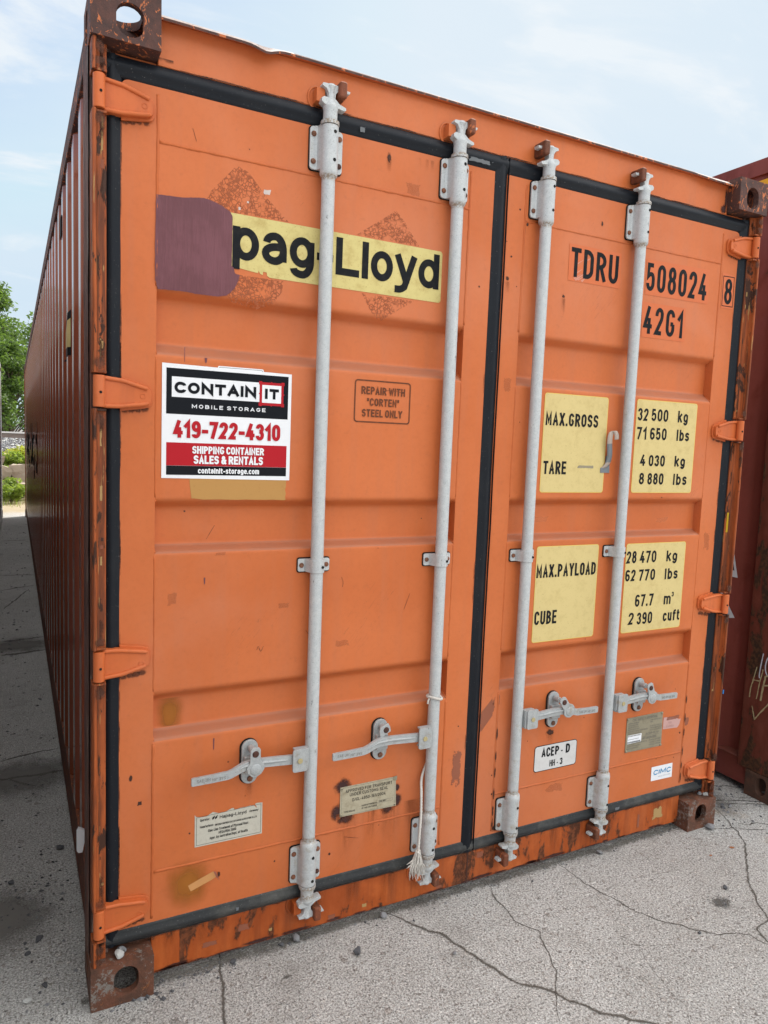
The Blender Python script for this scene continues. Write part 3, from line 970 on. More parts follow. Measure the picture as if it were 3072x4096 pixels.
# header and its bent lip
mb = MB()
mb.box(.1625, 2.2755, .052, .11, 2.462, 2.572, ORANGE)
mb.box(.0405, .1625, .066, .11, 2.440, 2.4725, ORANGE)
mb.box(2.2755, 2.3975, .066, .11, 2.440, 2.4725, ORANGE)
for k in range(40):
    x = random.uniform(.2, 2.25); w = random.uniform(.03, .09)
    mb.mark(x - w, x + w, 2.4612, 2.4622 + random.uniform(.003, .006), .0514 - .00001 * k, ST_EDGE)
mb.mark(2.235, 2.2755, 2.462, 2.50, .0514, ST_BLACK)
mb.mark(2.255, 2.2755, 2.47, 2.565, .0511, ST_BLACK)
mb.mark(.1626, .20, 2.462, 2.482, .0513, ST_DIRT)
header = mb.build("door_header", box, .003)
mb = MB()
vs, fs = [], []
NX = 150
for i in range(NX + 1):
    x = .163 + (2.275 - .163) * i / NX
    left = max(0, min(1, (.50 - x) / .10)); left = left * left * (3 - 2 * left)
    dent = math.exp(-((x - .435) / .030) ** 2)
    right = max(0, min(1, (x - 2.05) / .12)); right = right * right * (3 - 2 * right)
    wob = mnoise.noise(Vector((x * 9, 0, 0))) * .0012 + mnoise.noise(Vector((x * 40, 3, 0))) * .0007
    yf_ = .034 - .014 * left - .006 * dent - .012 * right + wob
    zf = 2.574 - .011 * left - .013 * dent - .010 * right + wob
    ym, zm = .0505, 2.583 - .004 * dent
    yb, zb = .078, 2.585
    t = .0065
    for (yy, zz) in ((yf_, zf - t), (yf_, zf), (ym - .006, (zf + zm) / 2 + .003 * (1 - left)), (ym, zm), (yb, zb), (yb, 2.571), (ym + .002, 2.5715)):
        vs.append((x, yy, zz))
for i in range(NX):
    for k in range(7):
        a, b = i * 7 + k, i * 7 + (k + 1) % 7
        fs.append((a, a + 7, b + 7, b))
fs += [tuple(range(7)), tuple(NX * 7 + k for k in range(6, -1, -1))]
LIP_TOP = flat("pale_lip_glint", (.50, .42, .38), .5, .6, 40, (.14, .07, .05))  # pale tone paints the sky and sun glint on the lip's top
mb.add(vs, fs, ORANGE)
me_lip = mb.build("header_lip", header, 0)
me_lip.data.materials.append(LIP_TOP); me_lip.data.materials.append(RUST_CAST)
for p in me_lip.data.polygons:
    if p.index < NX * 7:
        k = p.index % 7
        xx = p.center.x
        if k in (1, 2) and (xx < .52 or xx > 2.08): p.material_index = 1
        if k == 3: p.material_index = 1
        if k == 0 or (k == 1 and .52 <= xx <= 2.08): p.material_index = 2
me_lip.data.update()

# sill
mb = MB()
mb.box(.1625, 2.2755, .052, .13, .022, .1365, ORANGE_SILL)
for x0, x1, k in ((.75, .82, 1), (.88, .96, 1), (.62, .70, .7), (1.0, 1.07, .8), (1.20, 1.23, 1), (1.42, 1.46, .8), (1.86, 1.92, .6), (.25, .36, .5), (2.0, 2.02, .9), (.19, .24, .7), (1.55, 1.66, .6), (2.1, 2.2, .5)):
    mb.mark(x0, x1, .034, .1360, .0513, ST_DRIP)
for x0, x1, z0, z1 in ((.30, .36, .055, .075), (.41, .45, .075, .10), (.70, .73, .030, .050), (1.26, 1.30, .10, .13), (2.04, 2.055, .04, .11), (1.10, 1.13, .03, .045)):
    mb.mark(x0, x1, z0, z1, .0510, ST_FLAKE)
for x0, x1, z0, z1 in ((.505, .52, .05, .062), (.82, .84, .04, .055), (2.12, 2.19, .055, .115)):
    mb.mark(x0, x1, z0, z1, .0509, ST_TANFL)
for k in range(26):
    x = random.uniform(.2, 2.2); w = random.uniform(.02, .07)
    mb.mark(x - w, x + w, .0225, .0225 + random.uniform(.006, .016), .0512, ST_BLACK)
for x in (.19, .55, .95, 1.3, 1.72, 2.1):
    w = random.uniform(.06, .14)
    mb.mark(x - w, x + w, .124, .1362, .0511, ST_DIRT)
sill = mb.build("door_sill", box, .003)
mb = MB()
for x in (1.2265,):
    mb.box(x - .002, x + .002, .0505, .056, .022, .1365, DARK_BOLT)
mb.build("sill_joint", sill)

# ---------------------------------------------------------------- doors
ORANGE_BEAD = paint("orange_weld_paint", (0.50, 0.125, 0.034), (0.44, 0.10, 0.026), (0.30, 0.075, 0.03), 0.0, 0.5, 0.4, specks=False)
ZB, ZT = .181, 2.410
GRO = [(.708, .726, .815, .840), (1.229, 1.2435, 1.3475, 1.3695), (1.7525, 1.780, 1.8945, 1.917)]
YG = .086


def door(x0, x1, xs1, xs2, round_left):
    mb = MB()
    zs = [ZB]
    for g in GRO: zs += list(g)
    zs.append(ZT)
    rc_ = .020
    for a, b in ((x0, xs1), (xs2, x1)):
        for i in range(len(zs) - 1):
            z0, z1 = zs[i], zs[i + 1]
            last = i == len(zs) - 2
            outer_left = (a == x0) and round_left
            outer_right = (b == x1) and not round_left
            if last and (outer_left or outer_right):
                arc = []
                for j in range(9):
                    an = R_(90 * j / 8)
                    if outer_left: arc.append((a + rc_ - rc_ * math.sin(an), z1 - rc_ + rc_ * math.cos(an)))
                    else: arc.append((b - rc_ + rc_ * math.cos(an), z1 - rc_ + rc_ * math.sin(an)))
                poly = ([(a, z0), (b, z0), (b, z1)] + arc) if outer_left else ([(a, z0), (b, z0)] + arc + [(a, z1)])
                mb.add([(x, YD, z) for x, z in poly], [tuple(range(len(poly)))], ORANGE)
            else:
                mb.add([(a, YD, z0), (b, YD, z0), (b, YD, z1), (a, YD, z1)], [(0, 1, 2, 3)], ORANGE)
    raw = [(ZB, YD)]
    for g in GRO: raw += [(g[0], YD), (g[1], YG), (g[2], YG), (g[3], YD)]
    raw.append((ZT, YD))
    prof = []
    for i, q in enumerate(raw):              # soft pressed bends
        if i in (0, len(raw) - 1):
            prof.append(q); continue
        A, Q, B = Vector(raw[i - 1]), Vector(q), Vector(raw[i + 1])
        da, db = (A - Q).normalized(), (B - Q).normalized()
        d_ = .0105
        for j in range(6):
            t = j / 5
            v = (Q + da * d_) * (1 - t) ** 2 + Q * 2 * t * (1 - t) + (Q + db * d_) * t * t
            prof.append((v.x, v.y))
    XN = 14
    def wav(x, z, y):
        e = min(1, (x - xs1) / .06, (xs2 - x) / .06)
        return y + max(0, e) * .0011 * mnoise.noise(Vector((x * 4.1, z * 3.1, x0 * 7)))
    for i in range(len(prof) - 1):
        (za, yya), (zb, yyb) = prof[i], prof[i + 1]
        mb.add([(xs1, yya, za), (xs2, yya, za), (xs2, yyb, zb), (xs1, yyb, zb)], [(0, 1, 2, 3)], ORANGE, True)
    for g in GRO:
        q = [(y, z) for z, y in prof if g[0] - .011 < z < g[3] + .011]
        n = len(q)
        mb.add([(xs1, y, z) for y, z in q], [tuple(range(n))], ORANGE)
        mb.add([(xs2, y, z) for y, z in q], [tuple(range(n - 1, -1, -1))], ORANGE)
    # edge skirt
    out = [(x0, ZB), (x1, ZB), (x1, ZT - (0 if round_left else rc_)), (x0, ZT - (rc_ if round_left else 0))]
    for i in range(4):
        (xa, za), (xb, zb) = out[i], out[(i + 1) % 4]
        if i == 2: continue
        mb.add([(xa, YD, za), (xb, YD, zb), (xb, .10, zb), (xa, .10, za)], [(3, 2, 1, 0)], ORANGE)
    return mb


def door_extras(d, x0, x1, xs1, xs2):
    # weld beads
    mb = MB()
    def bead(a, b, r=.0045):
        pts = []
        A, B = Vector(a), Vector(b)
        n = int((B - A).length / .012)
        for i in range(n + 1):
            p = A.lerp(B, i / n)
            j = mnoise.noise_vector(p * 45) * .0010
            pts.append(p + Vector((j.x, 0, j.z)))
        rr = [r * (1 + .25 * mnoise.noise(p * 60)) for p in pts]
        mb.tube(pts, rr, ORANGE_BEAD, 8)
    yb = YD + .0020
    bead((xs1, yb, ZB + .012), (xs1, yb, GRO[0][0] - .008)); bead((xs2, yb, ZB + .012), (xs2, yb, GRO[0][0] - .008))
    for k in range(2):
        za, zb = GRO[k][3] + .008, GRO[k + 1][0] - .008
        bead((xs1, yb, za), (xs1, yb, zb), .0032); bead((xs2, yb, za), (xs2, yb, zb), .0032)
    bead((xs1, yb, GRO[2][3] + .008), (xs1, yb, ZT - .018)); bead((xs2, yb, GRO[2][3] + .008), (xs2, yb, ZT - .018))
    bead((xs1 + .004, yb, 2.279), (xs2 - .004, yb, 2.279)); bead((xs1 + .004, yb, .328), (xs2 - .004, yb, .326))
    for g in GRO:
        for x in (xs1 + .0005, xs2 - .0005):
            bead((x, YD + .001, g[0]), (x, YG - .001, g[1]), .003); bead((x, YD + .001, g[3]), (x, YG - .001, g[2]), .003)
    mb.build("weld_seam", d)


m1 = door(.0745, 1.194, .163, 1.105, True)
m2_ = door(1.240, 2.357, 1.320, 2.266, False)
# stains (thin faces, one mesh per door)
YS = YD - .0007
SCRATCH = flat('dark_scratch', (0.14, 0.045, 0.025), .7, .2)
ST_SCUFF = stain_mat('dry_scuff', (0.36, 0.115, 0.05), 'flake', .24)
mb = m1
def spot(x, z, r, m=ST_SPOT, e=1.0): mb.mark(x - r, x + r, z - r * e, z + r * e, YS, m)
spot(.8174, 2.374, .010, ST_SPOT, 2.0); mb.mark(.807, .829, 2.325, 2.372, YS - .0001, ST_DRIP)
for x, z, r in ((.24, 1.34, .004), (1.155, 2.05, .004), (.40, 2.31, .003), (.265, .42, .004), (.52, .275, .004), (.70, .255, .006), (.425, .50, .003), (.98, 1.31, .003), (1.16, .60, .004), (.83, 1.22, .003), (1.05, .36, .004)):
    spot(x, z, r)
mb.mark(.175, .345, .182, .36, YS, ST_MUST); mb.mark(.1635, .26, .69, .85, YS + .0355, ST_MUST)
# burnt rust round the customs plate and the runs under it
spot(.738, .468, .034, ST_BLACK, .9); spot(.722, .385, .026, ST_BLACK, 1.3); spot(.935, .385, .020, ST_BLACK, 1.4); spot(.933, .43, .012, ST_BLACK, 1.4); spot(.90, .362, .030, ST_BLACK, .7); spot(.752, .360, .034, ST_BLACK, .6)
for x0, x1, zb in ((.715, .80, .19), (.865, .955, .20), (.80, .87, .23), (.95, 1.04, .21)):
    mb.mark(x0, x1, zb, .375, YS - .0002, ST_DRIP)
mb.mark(.420, .450, .48, .545, YS, ST_DRIP)
# glue shadows of old lettering: four triangles
def tri(pts, y=YS):
    xs = [p[0] for p in pts]; zs = [p[1] for p in pts]
    mb.poly_xz(pts, y, ST_GLUE)
tri([(.367, 2.262), (.30, 2.185), (.285, 2.155), (.345, 2.138), (.40, 2.141), (.515, 2.141), (.455, 2.19), (.40, 2.25)])
tri([(.847, 2.230), (.80, 2.195), (.72, 2.14), (.93, 2.139), (.905, 2.17), (.875, 2.205)])
tri([(.375, 1.98), (.503, 1.98), (.50, 1.95), (.475, 1.915), (.43, 1.895), (.36, 1.905), (.345, 1.925)])
tri([(.745, 1.978), (.92, 1.976), (.87, 1.945), (.805, 1.902), (.775, 1.93)])
mb.mark(.437, .463, 2.199, 2.218, YS - .0002, ST_WHITE); mb.mark(.372, .380, 2.148, 2.158, YS - .0002, ST_WHITE); mb.mark(.395, .402, 2.170, 2.176, YS - .0002, ST_WHITE)
for x in (.92, .945, .965, 1.0): mb.mark(x - .008, x + .008, 2.355, 2.395, YS, ST_DRIP)
mb.mark(1.137, 1.181, .378, .528, YS, ST_FLAKE)
mb.mark(.098, .112, .60, .625, YS, ST_SPOT); mb.mark(.122, .136, .53, .545, YS, ST_DARKFL)
# purple paint runs on the lower panels
for x, z0, z1, w in ((.292, 1.737, 1.752, .0035), (.236, 1.735, 1.775, .0009), (.297, 1.135, 1.155, .0022), (.330, .655, .690, .0020)):
    mb.poly_xz([(x - w, z1), (x + w, z1), (x + w * .7, z0 + .004), (x, z0), (x - w * .7, z0 + .004)], YS - .0001, PURPLE)
# dirt line by the gasket
for k in range(34):
    z = random.uniform(.25, 2.3); h = random.uniform(.02, .09); w = random.uniform(.0022, .0045)
    mb.mark(.0742, .0745 + w, z - h, z + h, YS - .00001 * k, ST_EDGE)
for k in range(5):
    z = random.uniform(.3, 2.3)
    mb.mark(1.1895, 1.1938, z - .05, z + .05, YS, ST_EDGE)
for pts, w in (([(.300, 1.262), (.312, 1.283), (.322, 1.30)], .0007), ([(.71, 1.135), (.716, 1.12), (.714, 1.105)], .0006), ([(.45, .935), (.455, .945), (.462, .930), (.470, .945)], .0006), ([(.60, .98), (.612, .962), (.617, .945)], .0007), ([(.83, 1.70), (.86, 1.702), (.90, 1.697)], .0006), ([(.25, 2.33), (.26, 2.30)], .0006), ([(.93, 1.02), (.95, 1.07)], .0006), ([(.46, .64), (.47, .60)], .0006), ([(.75, .30), (.80, .285)], .0006)):
    scribble(mb, smooth_pts(pts, 4), w * 2, on_door(YS - .00015), SCRATCH, .0003)
for x, z, w, h in ((.53, 1.06, .022, .010), (.90, 2.30, .03, .02), (.21, 1.10, .015, .02), (.72, .93, .03, .012), (.34, 1.22, .02, .006)):
    mb.mark(x - w, x + w, z - h, z + h, YS - .00005, ST_SCUFF)
mb = m2_
for x, z, w, h in ((1.45, 1.30, .05, .012), (2.05, 1.29, .04, .012), (1.60, .30, .05, .02), (1.9, 2.05, .05, .02), (1.285, 1.75, .02, .03), (2.31, 1.2, .02, .04)):
    mb.mark(x - w, x + w, z - h, z + h, YS - .00005, ST_SCUFF)
spot(1.651, 2.326, .007, ST_SPOT, 1.7); spot(1.4995, 2.062, .009, ST_SPOT, 1.0); mb.mark(1.488, 1.512, 1.99, 2.055, YS - .0001, ST_DRIP)
spot(1.263, 2.090, .009, ST_SPOT, 1.2); mb.mark(1.252, 1.277, 2.03, 2.08, YS - .0001, ST_DRIP)
for x, z, r in ((1.2985, 2.3116, .006), (1.301, 2.069, .004), (1.2736, 2.16, .005), (1.253, 2.205, .003), (1.331, 2.27, .008), (1.46, 1.56, .003), (1.345, 1.63, .003), (1.7, .852, .003), (2.04, 1.376, .004), (1.30, .66, .005), (1.31, .40, .004), (1.315, .33, .005), (1.55, .325, .004), (1.60, .325, .004), (1.47, .325, .003), (2.245, .41, .006), (2.12, .32, .003), (2.22, .31, .004), (1.72, .55, .003), (2.2, .60, .003), (1.46, .50, .003)):
    spot(x, z, r)
mb.mark(1.538, 1.588, .50, .535, YS, ST_SPOT); mb.mark(1.54, 1.585, .462, .515, YS - .0001, ST_DRIP)
mb.poly_xz([(1.2395, .6236), (1.3082, .6928), (1.3121, .633), (1.2438, .5542)], YS, ST_FLAKE, [(0, .5), (.9, 1), (1, .6), (.1, 0)])
mb.poly_xz([(1.318, .685), (1.327, .69), (1.327, .655), (1.318, .65)], YS, ST_FLAKE, [(0, .5), (.9, 1), (1, .6), (.1, 0)])
mb.mark(2.268, 2.297, .430, .474, YS, ST_FLAKE); mb.mark(2.150, 2.245, .472, .490, YS - .0006, ST_FLAKE)
for z in (.22, .27, .33, .41, .47, .55):
    mb.mark(1.316, 1.326, z - .03, z + .03, YS - .003, ST_SPOT); mb.mark(2.262, 2.271, z - .03, z + .03, YS - .003, ST_SPOT)
mb.mark(1.318, 1.36, .185, .22, YS, ST_SPOT)
for k in range(6):
    z = random.uniform(.3, 2.3)
    mb.mark(2.352, 2.3568, z - .05, z + .05, YS, ST_EDGE)

d1 = m1.build("door", box)
d2 = m2_.build("door", box)
for d_ in (d1, d2):
    md = d_.modifiers.new('wn', 'WEIGHTED_NORMAL'); md.weight = 100
d1['label'] = "left orange door with purple paint patch and company sign"
d2['label'] = "right orange door with yellow weight panels"
door_extras(d1, .0745, 1.194, .163, 1.105)
door_extras(d2, 1.240, 2.357, 1.320, 2.266)

# gaskets
def gasket(name, d, x0, x1, left_w, right_w, marks):
    """x0,x1 outer limits; ribbed black rubber between the frame and the leaf"""
    zt0, zt1, zb0, zb1 = ZT, 2.4615, .1368, ZB
    mb = MB()
    def bar_v(xa, xb, outer_left, zlo, zhi):
        w = xb - xa
        # cross-section across the width: lip, rib, groove, rib, tuck-in
        s = [(0, .054), (.06, .0478), (.20, .0462), (.30, .0425), (.56, .0418), (.66, .0466), (.84, .0470), (1.0, .0505), (1.10, .0560)]
        if not outer_left: s = [(1 - a, y) for a, y in s][::-1]
        pts = [(xa + a * w, y) for a, y in s]
        n = len(pts)
        segs = 60
        vs = []
        for q in range(segs + 1):
            z = zlo + (zhi - zlo) * q / segs
            for x, y in pts:
                vs.append((x + .0013 * mnoise.noise(Vector((x * 9, z * 5, 2))), y + .0008 * mnoise.noise(Vector((x * 30, z * 7, 5))), z))
        fs = []
        for q in range(segs):
            for i in range(n - 1):
                fs.append((q * n + i, q * n + i + 1, (q + 1) * n + i + 1, (q + 1) * n + i))
        mb.add(vs, fs, RUBBER, True)
    def bar_h(za, zb, top, xlo, xhi, mat):
        w = zb - za
        s = [(0, .0560), (.06, .0500), (.2, .0468), (.34, .0468), (.44, .0425), (.70, .0415), (.80, .0460), (.94, .0474), (1.0, .054)]
        if not top: s = [(1 - a, y) for a, y in s][::-1]
        pts = [(za + a * w, y) for a, y in s]
        n = len(pts)
        segs = 24
        vs = []
        for j in range(segs + 1):
            x = xlo + (xhi - xlo) * j / segs
            for z, y in pts:
                vs.append((x, y, z + .0010 * mnoise.noise(Vector((x * 6, z * 9, 0)))))
        fs = []
        for j in range(segs):
            for i in range(n - 1):
                fs.append((j * n + i, (j + 1) * n + i, (j + 1) * n + i + 1, j * n + i + 1))
        mb.add(vs, fs, mat, True)
    bar_v(x0, x0 + left_w, True, zb0 + .004, zt1 - .002)
    bar_v(x1 - right_w, x1, False, zb0 + .004, zt1 - .002)
    bar_h(zt0 - .003, zt1, True, x0 + .001, x1 - .001, RUBBER)
    bar_h(zb0, zb1 + .003, False, x0 + .001, x1 - .001, RUBBER_DUSTY)
    mb.box(x0 + .002, x1 - .002, .0900, .0995, zb0, zt1, RUBBER)
    for xa, xb, za, zb in marks:
        mb.mark(xa, xb, za, zb, .0402, SCUFF)
    return mb.build(name, d)


SCUFF = stain_mat("rubber_scuff", (.15, .16, .17), 'flake', .85)
gasket("gasket", d1, .0392, 1.2425, .0365, .0490, [(.715, .735, 2.420, 2.438), (1.08, 1.185, 2.418, 2.434), (.40, .412, .150, .166)])
gasket("gasket", d2, 1.2435, 2.4135, .001, .0575, [(1.9, 1.93, .15, .165)])
# hinges
def hinge(d, zc, mirror, flip):
    X = (lambda x: CW - x) if mirror else (lambda x: x)
    S = -1 if flip else 1
    mb = MB()
    half = [(.030, .040), (.050, .0375), (.078, .0345), (.095, .030), (.125, .0215), (.1385, .0175), (.1465, .0105), (.1495, .001)]
    low = [(.148, -.0215), (.1415, -.029), (.125, -.0325), (.095, -.0365), (.075, -.0395), (.050, -.0405), (.030, -.0405)]
    out = [(X(x), zc + S * z) for x, z in half + low]
    mb.prism_y(out, .0305, .0495, ORANGE_HINGE)
    cx, cz = X(.085), zc - S * .002
    mb.prism_y([(cx + (x - cx) * 1.09, cz + (z - cz) * 1.18) for x, z in out if abs(x - X(0)) > .072], .0425, .0497, ORANGE_HINGE)
    m2 = MB()
    rid = [Vector((X(x), .0300, zc + S * (z - .0050))) for x, z in half[0:6]]
    m2.tube(smooth3(rid), .0056, ORANGE_HINGE, 14)
    rid = [Vector((X(x), .0300, zc + S * (z + .0050))) for x, z in low[1:][::-1]]
    m2.tube(smooth3(rid), .0056, ORANGE_HINGE, 14)
    bx_ = X(.0215)
    m2.lathe([(.0125, zc - .0395), (.0142, zc - .038), (.0142, zc + .038), (.0125, zc + .0395)], bx_, .0212, ORANGE_HINGE, 22)
    m2.lathe([(.0034, .0055), (.0034, .012)], bx_ + .003 * (-1 if mirror else 1), zc - .003, DARK_HOLE, 16, 'y')
    pr_ = [Vector((X(.128) + .0062 * math.cos(a), .0302, zc + S * .000 - .006 + .0062 * math.sin(a))) for a in [i * math.pi / 8 for i in range(17)]]
    m2.tube(pr_, .0009, ORANGE_HINGE, 14, False)
    for q in range(4):
        a, b = sorted((X(.072 + .016 * q), X(.100 + .016 * q)))
        m2.mark(a, b, zc - .056 + .002 * q, zc - .034 + .003 * q, .0494 - q * .00005, ST_EDGE)
    mb.absorb(m2)
    return mb.build("hinge", d, .0035, 3)


def smooth3(P, n=4):
    out = []
    for i in range(len(P) - 1):
        p0, p1, p2, p3 = P[max(i - 1, 0)], P[i], P[i + 1], P[min(i + 2, len(P) - 1)]
        for j in range(n):
            t = j / n
            out.append(.5 * ((2 * p1) + (p2 - p0) * t + (2 * p0 - 5 * p1 + 4 * p2 - p3) * t * t + (3 * p1 - p0 - 3 * p2 + p3) * t ** 3))
    out.append(P[-1])
    return out


ORANGE_HINGE = paint("orange_hinge_paint", (0.57, 0.14, 0.042), (0.50, 0.115, 0.03), (0.36, 0.085, 0.03), 0.12, 0.42, 0.5)
for zc, fl in ((2.355, False), (1.6455, False), (.9415, True), (.2345, True)):
    hinge(d1, zc, False, fl)
    hinge(d2, zc, True, fl)

# ---------------------------------------------------------------- locking bars
def rod_y(): return .0185


def bearing(parent, cx, zc, up_):
    mb = MB()
    # black pad, flanged plate, half-round sleeve, four rivets, two pins
    h = .0575
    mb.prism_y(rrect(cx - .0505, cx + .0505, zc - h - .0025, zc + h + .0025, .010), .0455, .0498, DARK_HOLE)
    o1 = rrect(cx - .0485, cx + .0485, zc - h, zc + h, .010)
    mb.prism_y(o1, .0395, .0454, GALV)
    rs = .0243
    n = 14
    prof = [(-.036, .0392), (-.0285, .036)] + [(-rs * math.cos(R_(180 * i / n)), .0185 - rs * math.sin(R_(180 * i / n))) for i in range(n + 1)] + [(.0285, .036), (.036, .0392)]
    prof = [p for p in prof if True]
    zz = [zc - h - .001, zc - h + .001, zc + h - .001, zc + h + .001]
    vs = []
    m = len(prof)
    for z in zz:
        for x, y in prof: vs.append((cx + x, min(y, .0392), z))
    fs = []
    for j in range(3):
        for i in range(m - 1): fs.append((j * m + i, j * m + i + 1, (j + 1) * m + i + 1, (j + 1) * m + i))
    fs.append(tuple(range(m - 1, -1, -1))); fs.append(tuple(3 * m + i for i in range(m)))
    mb.add(vs, fs, GALV, True)
    for sx in (-1, 1):
        for sz in (-1, 1):
            mat = RUST_BOLT if (sx, sz) != (1, -1) else DARK_BOLT
            mb.lathe([(.0002, .0335), (.0040, .0340), (.0072, .0360), (.0078, .0394)], cx + sx * .0385, zc + sz * .0365 + sx * .0, mat, 14, 'y')
    for sz in (-1, 1):
        mb.lathe([(.0048, .0185 - rs - .0006), (.0048, .012)], cx + .0070, zc + sz * .037, DARK_HOLE, 12, 'y')
    return mb.build("bearing_bracket", parent, .0010, 2, False, 40)


def cam(parent, cx, s, mir):
    """s=+1: at the header, s=-1: at the sill; mir mirrors the hook"""
    Z = (lambda z: 1.3015 + s * (z - 1.3015))
    mb = MB()
    yc = .0185
    prof = [(.0255, 2.4062), (.0262, 2.4072), (.0258, 2.4165), (.0200, 2.4180), (.0196, 2.445), (.0215, 2.4525), (.0212, 2.458), (.0150, 2.4660), (.0115, 2.474), (.0110, 2.500), (.0140, 2.508), (.0120, 2.5135)]
    pr = [(r, Z(z)) for r, z in prof]
    if s < 0: pr = pr[::-1]
    mb.lathe(pr, cx, yc, GALV, 22)
    # black shadow ring between collar and bracket
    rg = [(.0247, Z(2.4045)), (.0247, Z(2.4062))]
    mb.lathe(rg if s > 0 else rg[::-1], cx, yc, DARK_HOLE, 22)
    k = -1 if mir else 1
    def ear(pts, y0, y1):
        mb.prism_y([(cx + k * x, Z(z)) for x, z in pts], y0, y1, GALV)
    # lower fork (fat), upper blade, throat
    ear([(-.030, 2.4615), (-.031, 2.470), (-.024, 2.4755), (-.008, 2.4745), (.010, 2.4740), (.022, 2.4640), (.041, 2.4580), (.042, 2.4520), (.036, 2.4490), (.018, 2.4520), (.004, 2.4500), (-.018, 2.4540)], .006, .030)
    ear([(-.0285, 2.505), (-.026, 2.512), (.0, 2.5135), (.020, 2.5125), (.040, 2.506), (.055, 2.505), (.052, 2.498), (.038, 2.497), (.020, 2.4990), (.012, 2.490), (.010, 2.474), (-.008, 2.474), (-.010, 2.490), (-.016, 2.500)], .010, .032)
    return mb.build("cam", parent, .0035, 3, False, 35)


def keeper(cx, s, mir):
    Z = (lambda z: 1.3015 + s * (z - 1.3015))
    k = -1 if mir else 1
    mb = MB()
    SL = ORANGE_SILL if s < 0 else ORANGE
    def lug(m_, x0, x1, z0, z1, y0, mat):
        a, b = sorted((cx + k * x0, cx + k * x1)); c, d_ = sorted((Z(z0), Z(z1)))
        m_.box(a, b, y0, .0515, c, d_, mat)
    lug(mb, -.040, -.015, 2.466, 2.503, .022, SL)
    ring = [(cx + k * (-.030 + .024 * math.cos(a)), Z(2.484 + .030 * math.sin(a))) for a in [i * math.pi / 9 for i in range(4, 15)]]
    mb.tube([(x, .0505, z) for x, z in ring], .0035, SL, 7)
    mb.build("cam_keeper", box, .006, 3)
    mb = MB()
    lug(mb, .0175, .040, 2.478, 2.522, -.006, RUST_LUG)
    o = mb.build("cam_keeper", box, .006, 3)
    o['label'] = "rusty front lug that holds the locking cam"


def clamp(parent, cx, side):
    mb = MB()
    z = 1.1785
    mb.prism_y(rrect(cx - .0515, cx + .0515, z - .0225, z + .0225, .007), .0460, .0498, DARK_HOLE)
    mb.prism_y(rrect(cx - .0495, cx + .0495, z - .019, z + .019, .006), .0415, .0459, GALV)
    n = 12
    rs = .0222
    prof = [(-.030, .0412)] + [(-rs * math.cos(R_(180 * i / n)), .0185 - rs * math.sin(R_(180 * i / n))) for i in range(n + 1)] + [(.030, .0412)]
    m = len(prof)
    vs = [(cx + x, y, zz) for zz in (z - .0185, z + .0185) for x, y in prof]
    fs = [(i, i + 1, m + i + 1, m + i) for i in range(m - 1)] + [tuple(range(m - 1, -1, -1)), tuple(m + i for i in range(m))]
    mb.add(vs, fs, GALV, True)
    for sx in (-1, 1):
        mb.lathe([(.0002, .0360), (.0040, .0365), (.0070, .0385), (.0075, .0414)], cx + sx * .0390, z, RUST_BOLT, 14, 'y')
    mb.lathe([(.0042, .0185 - rs - .0006), (.0042, .01)], cx + .0105, z - .001, DARK_HOLE, 12, 'y')
    return mb.build("rod_clamp", parent, .0010, 2, False, 40)


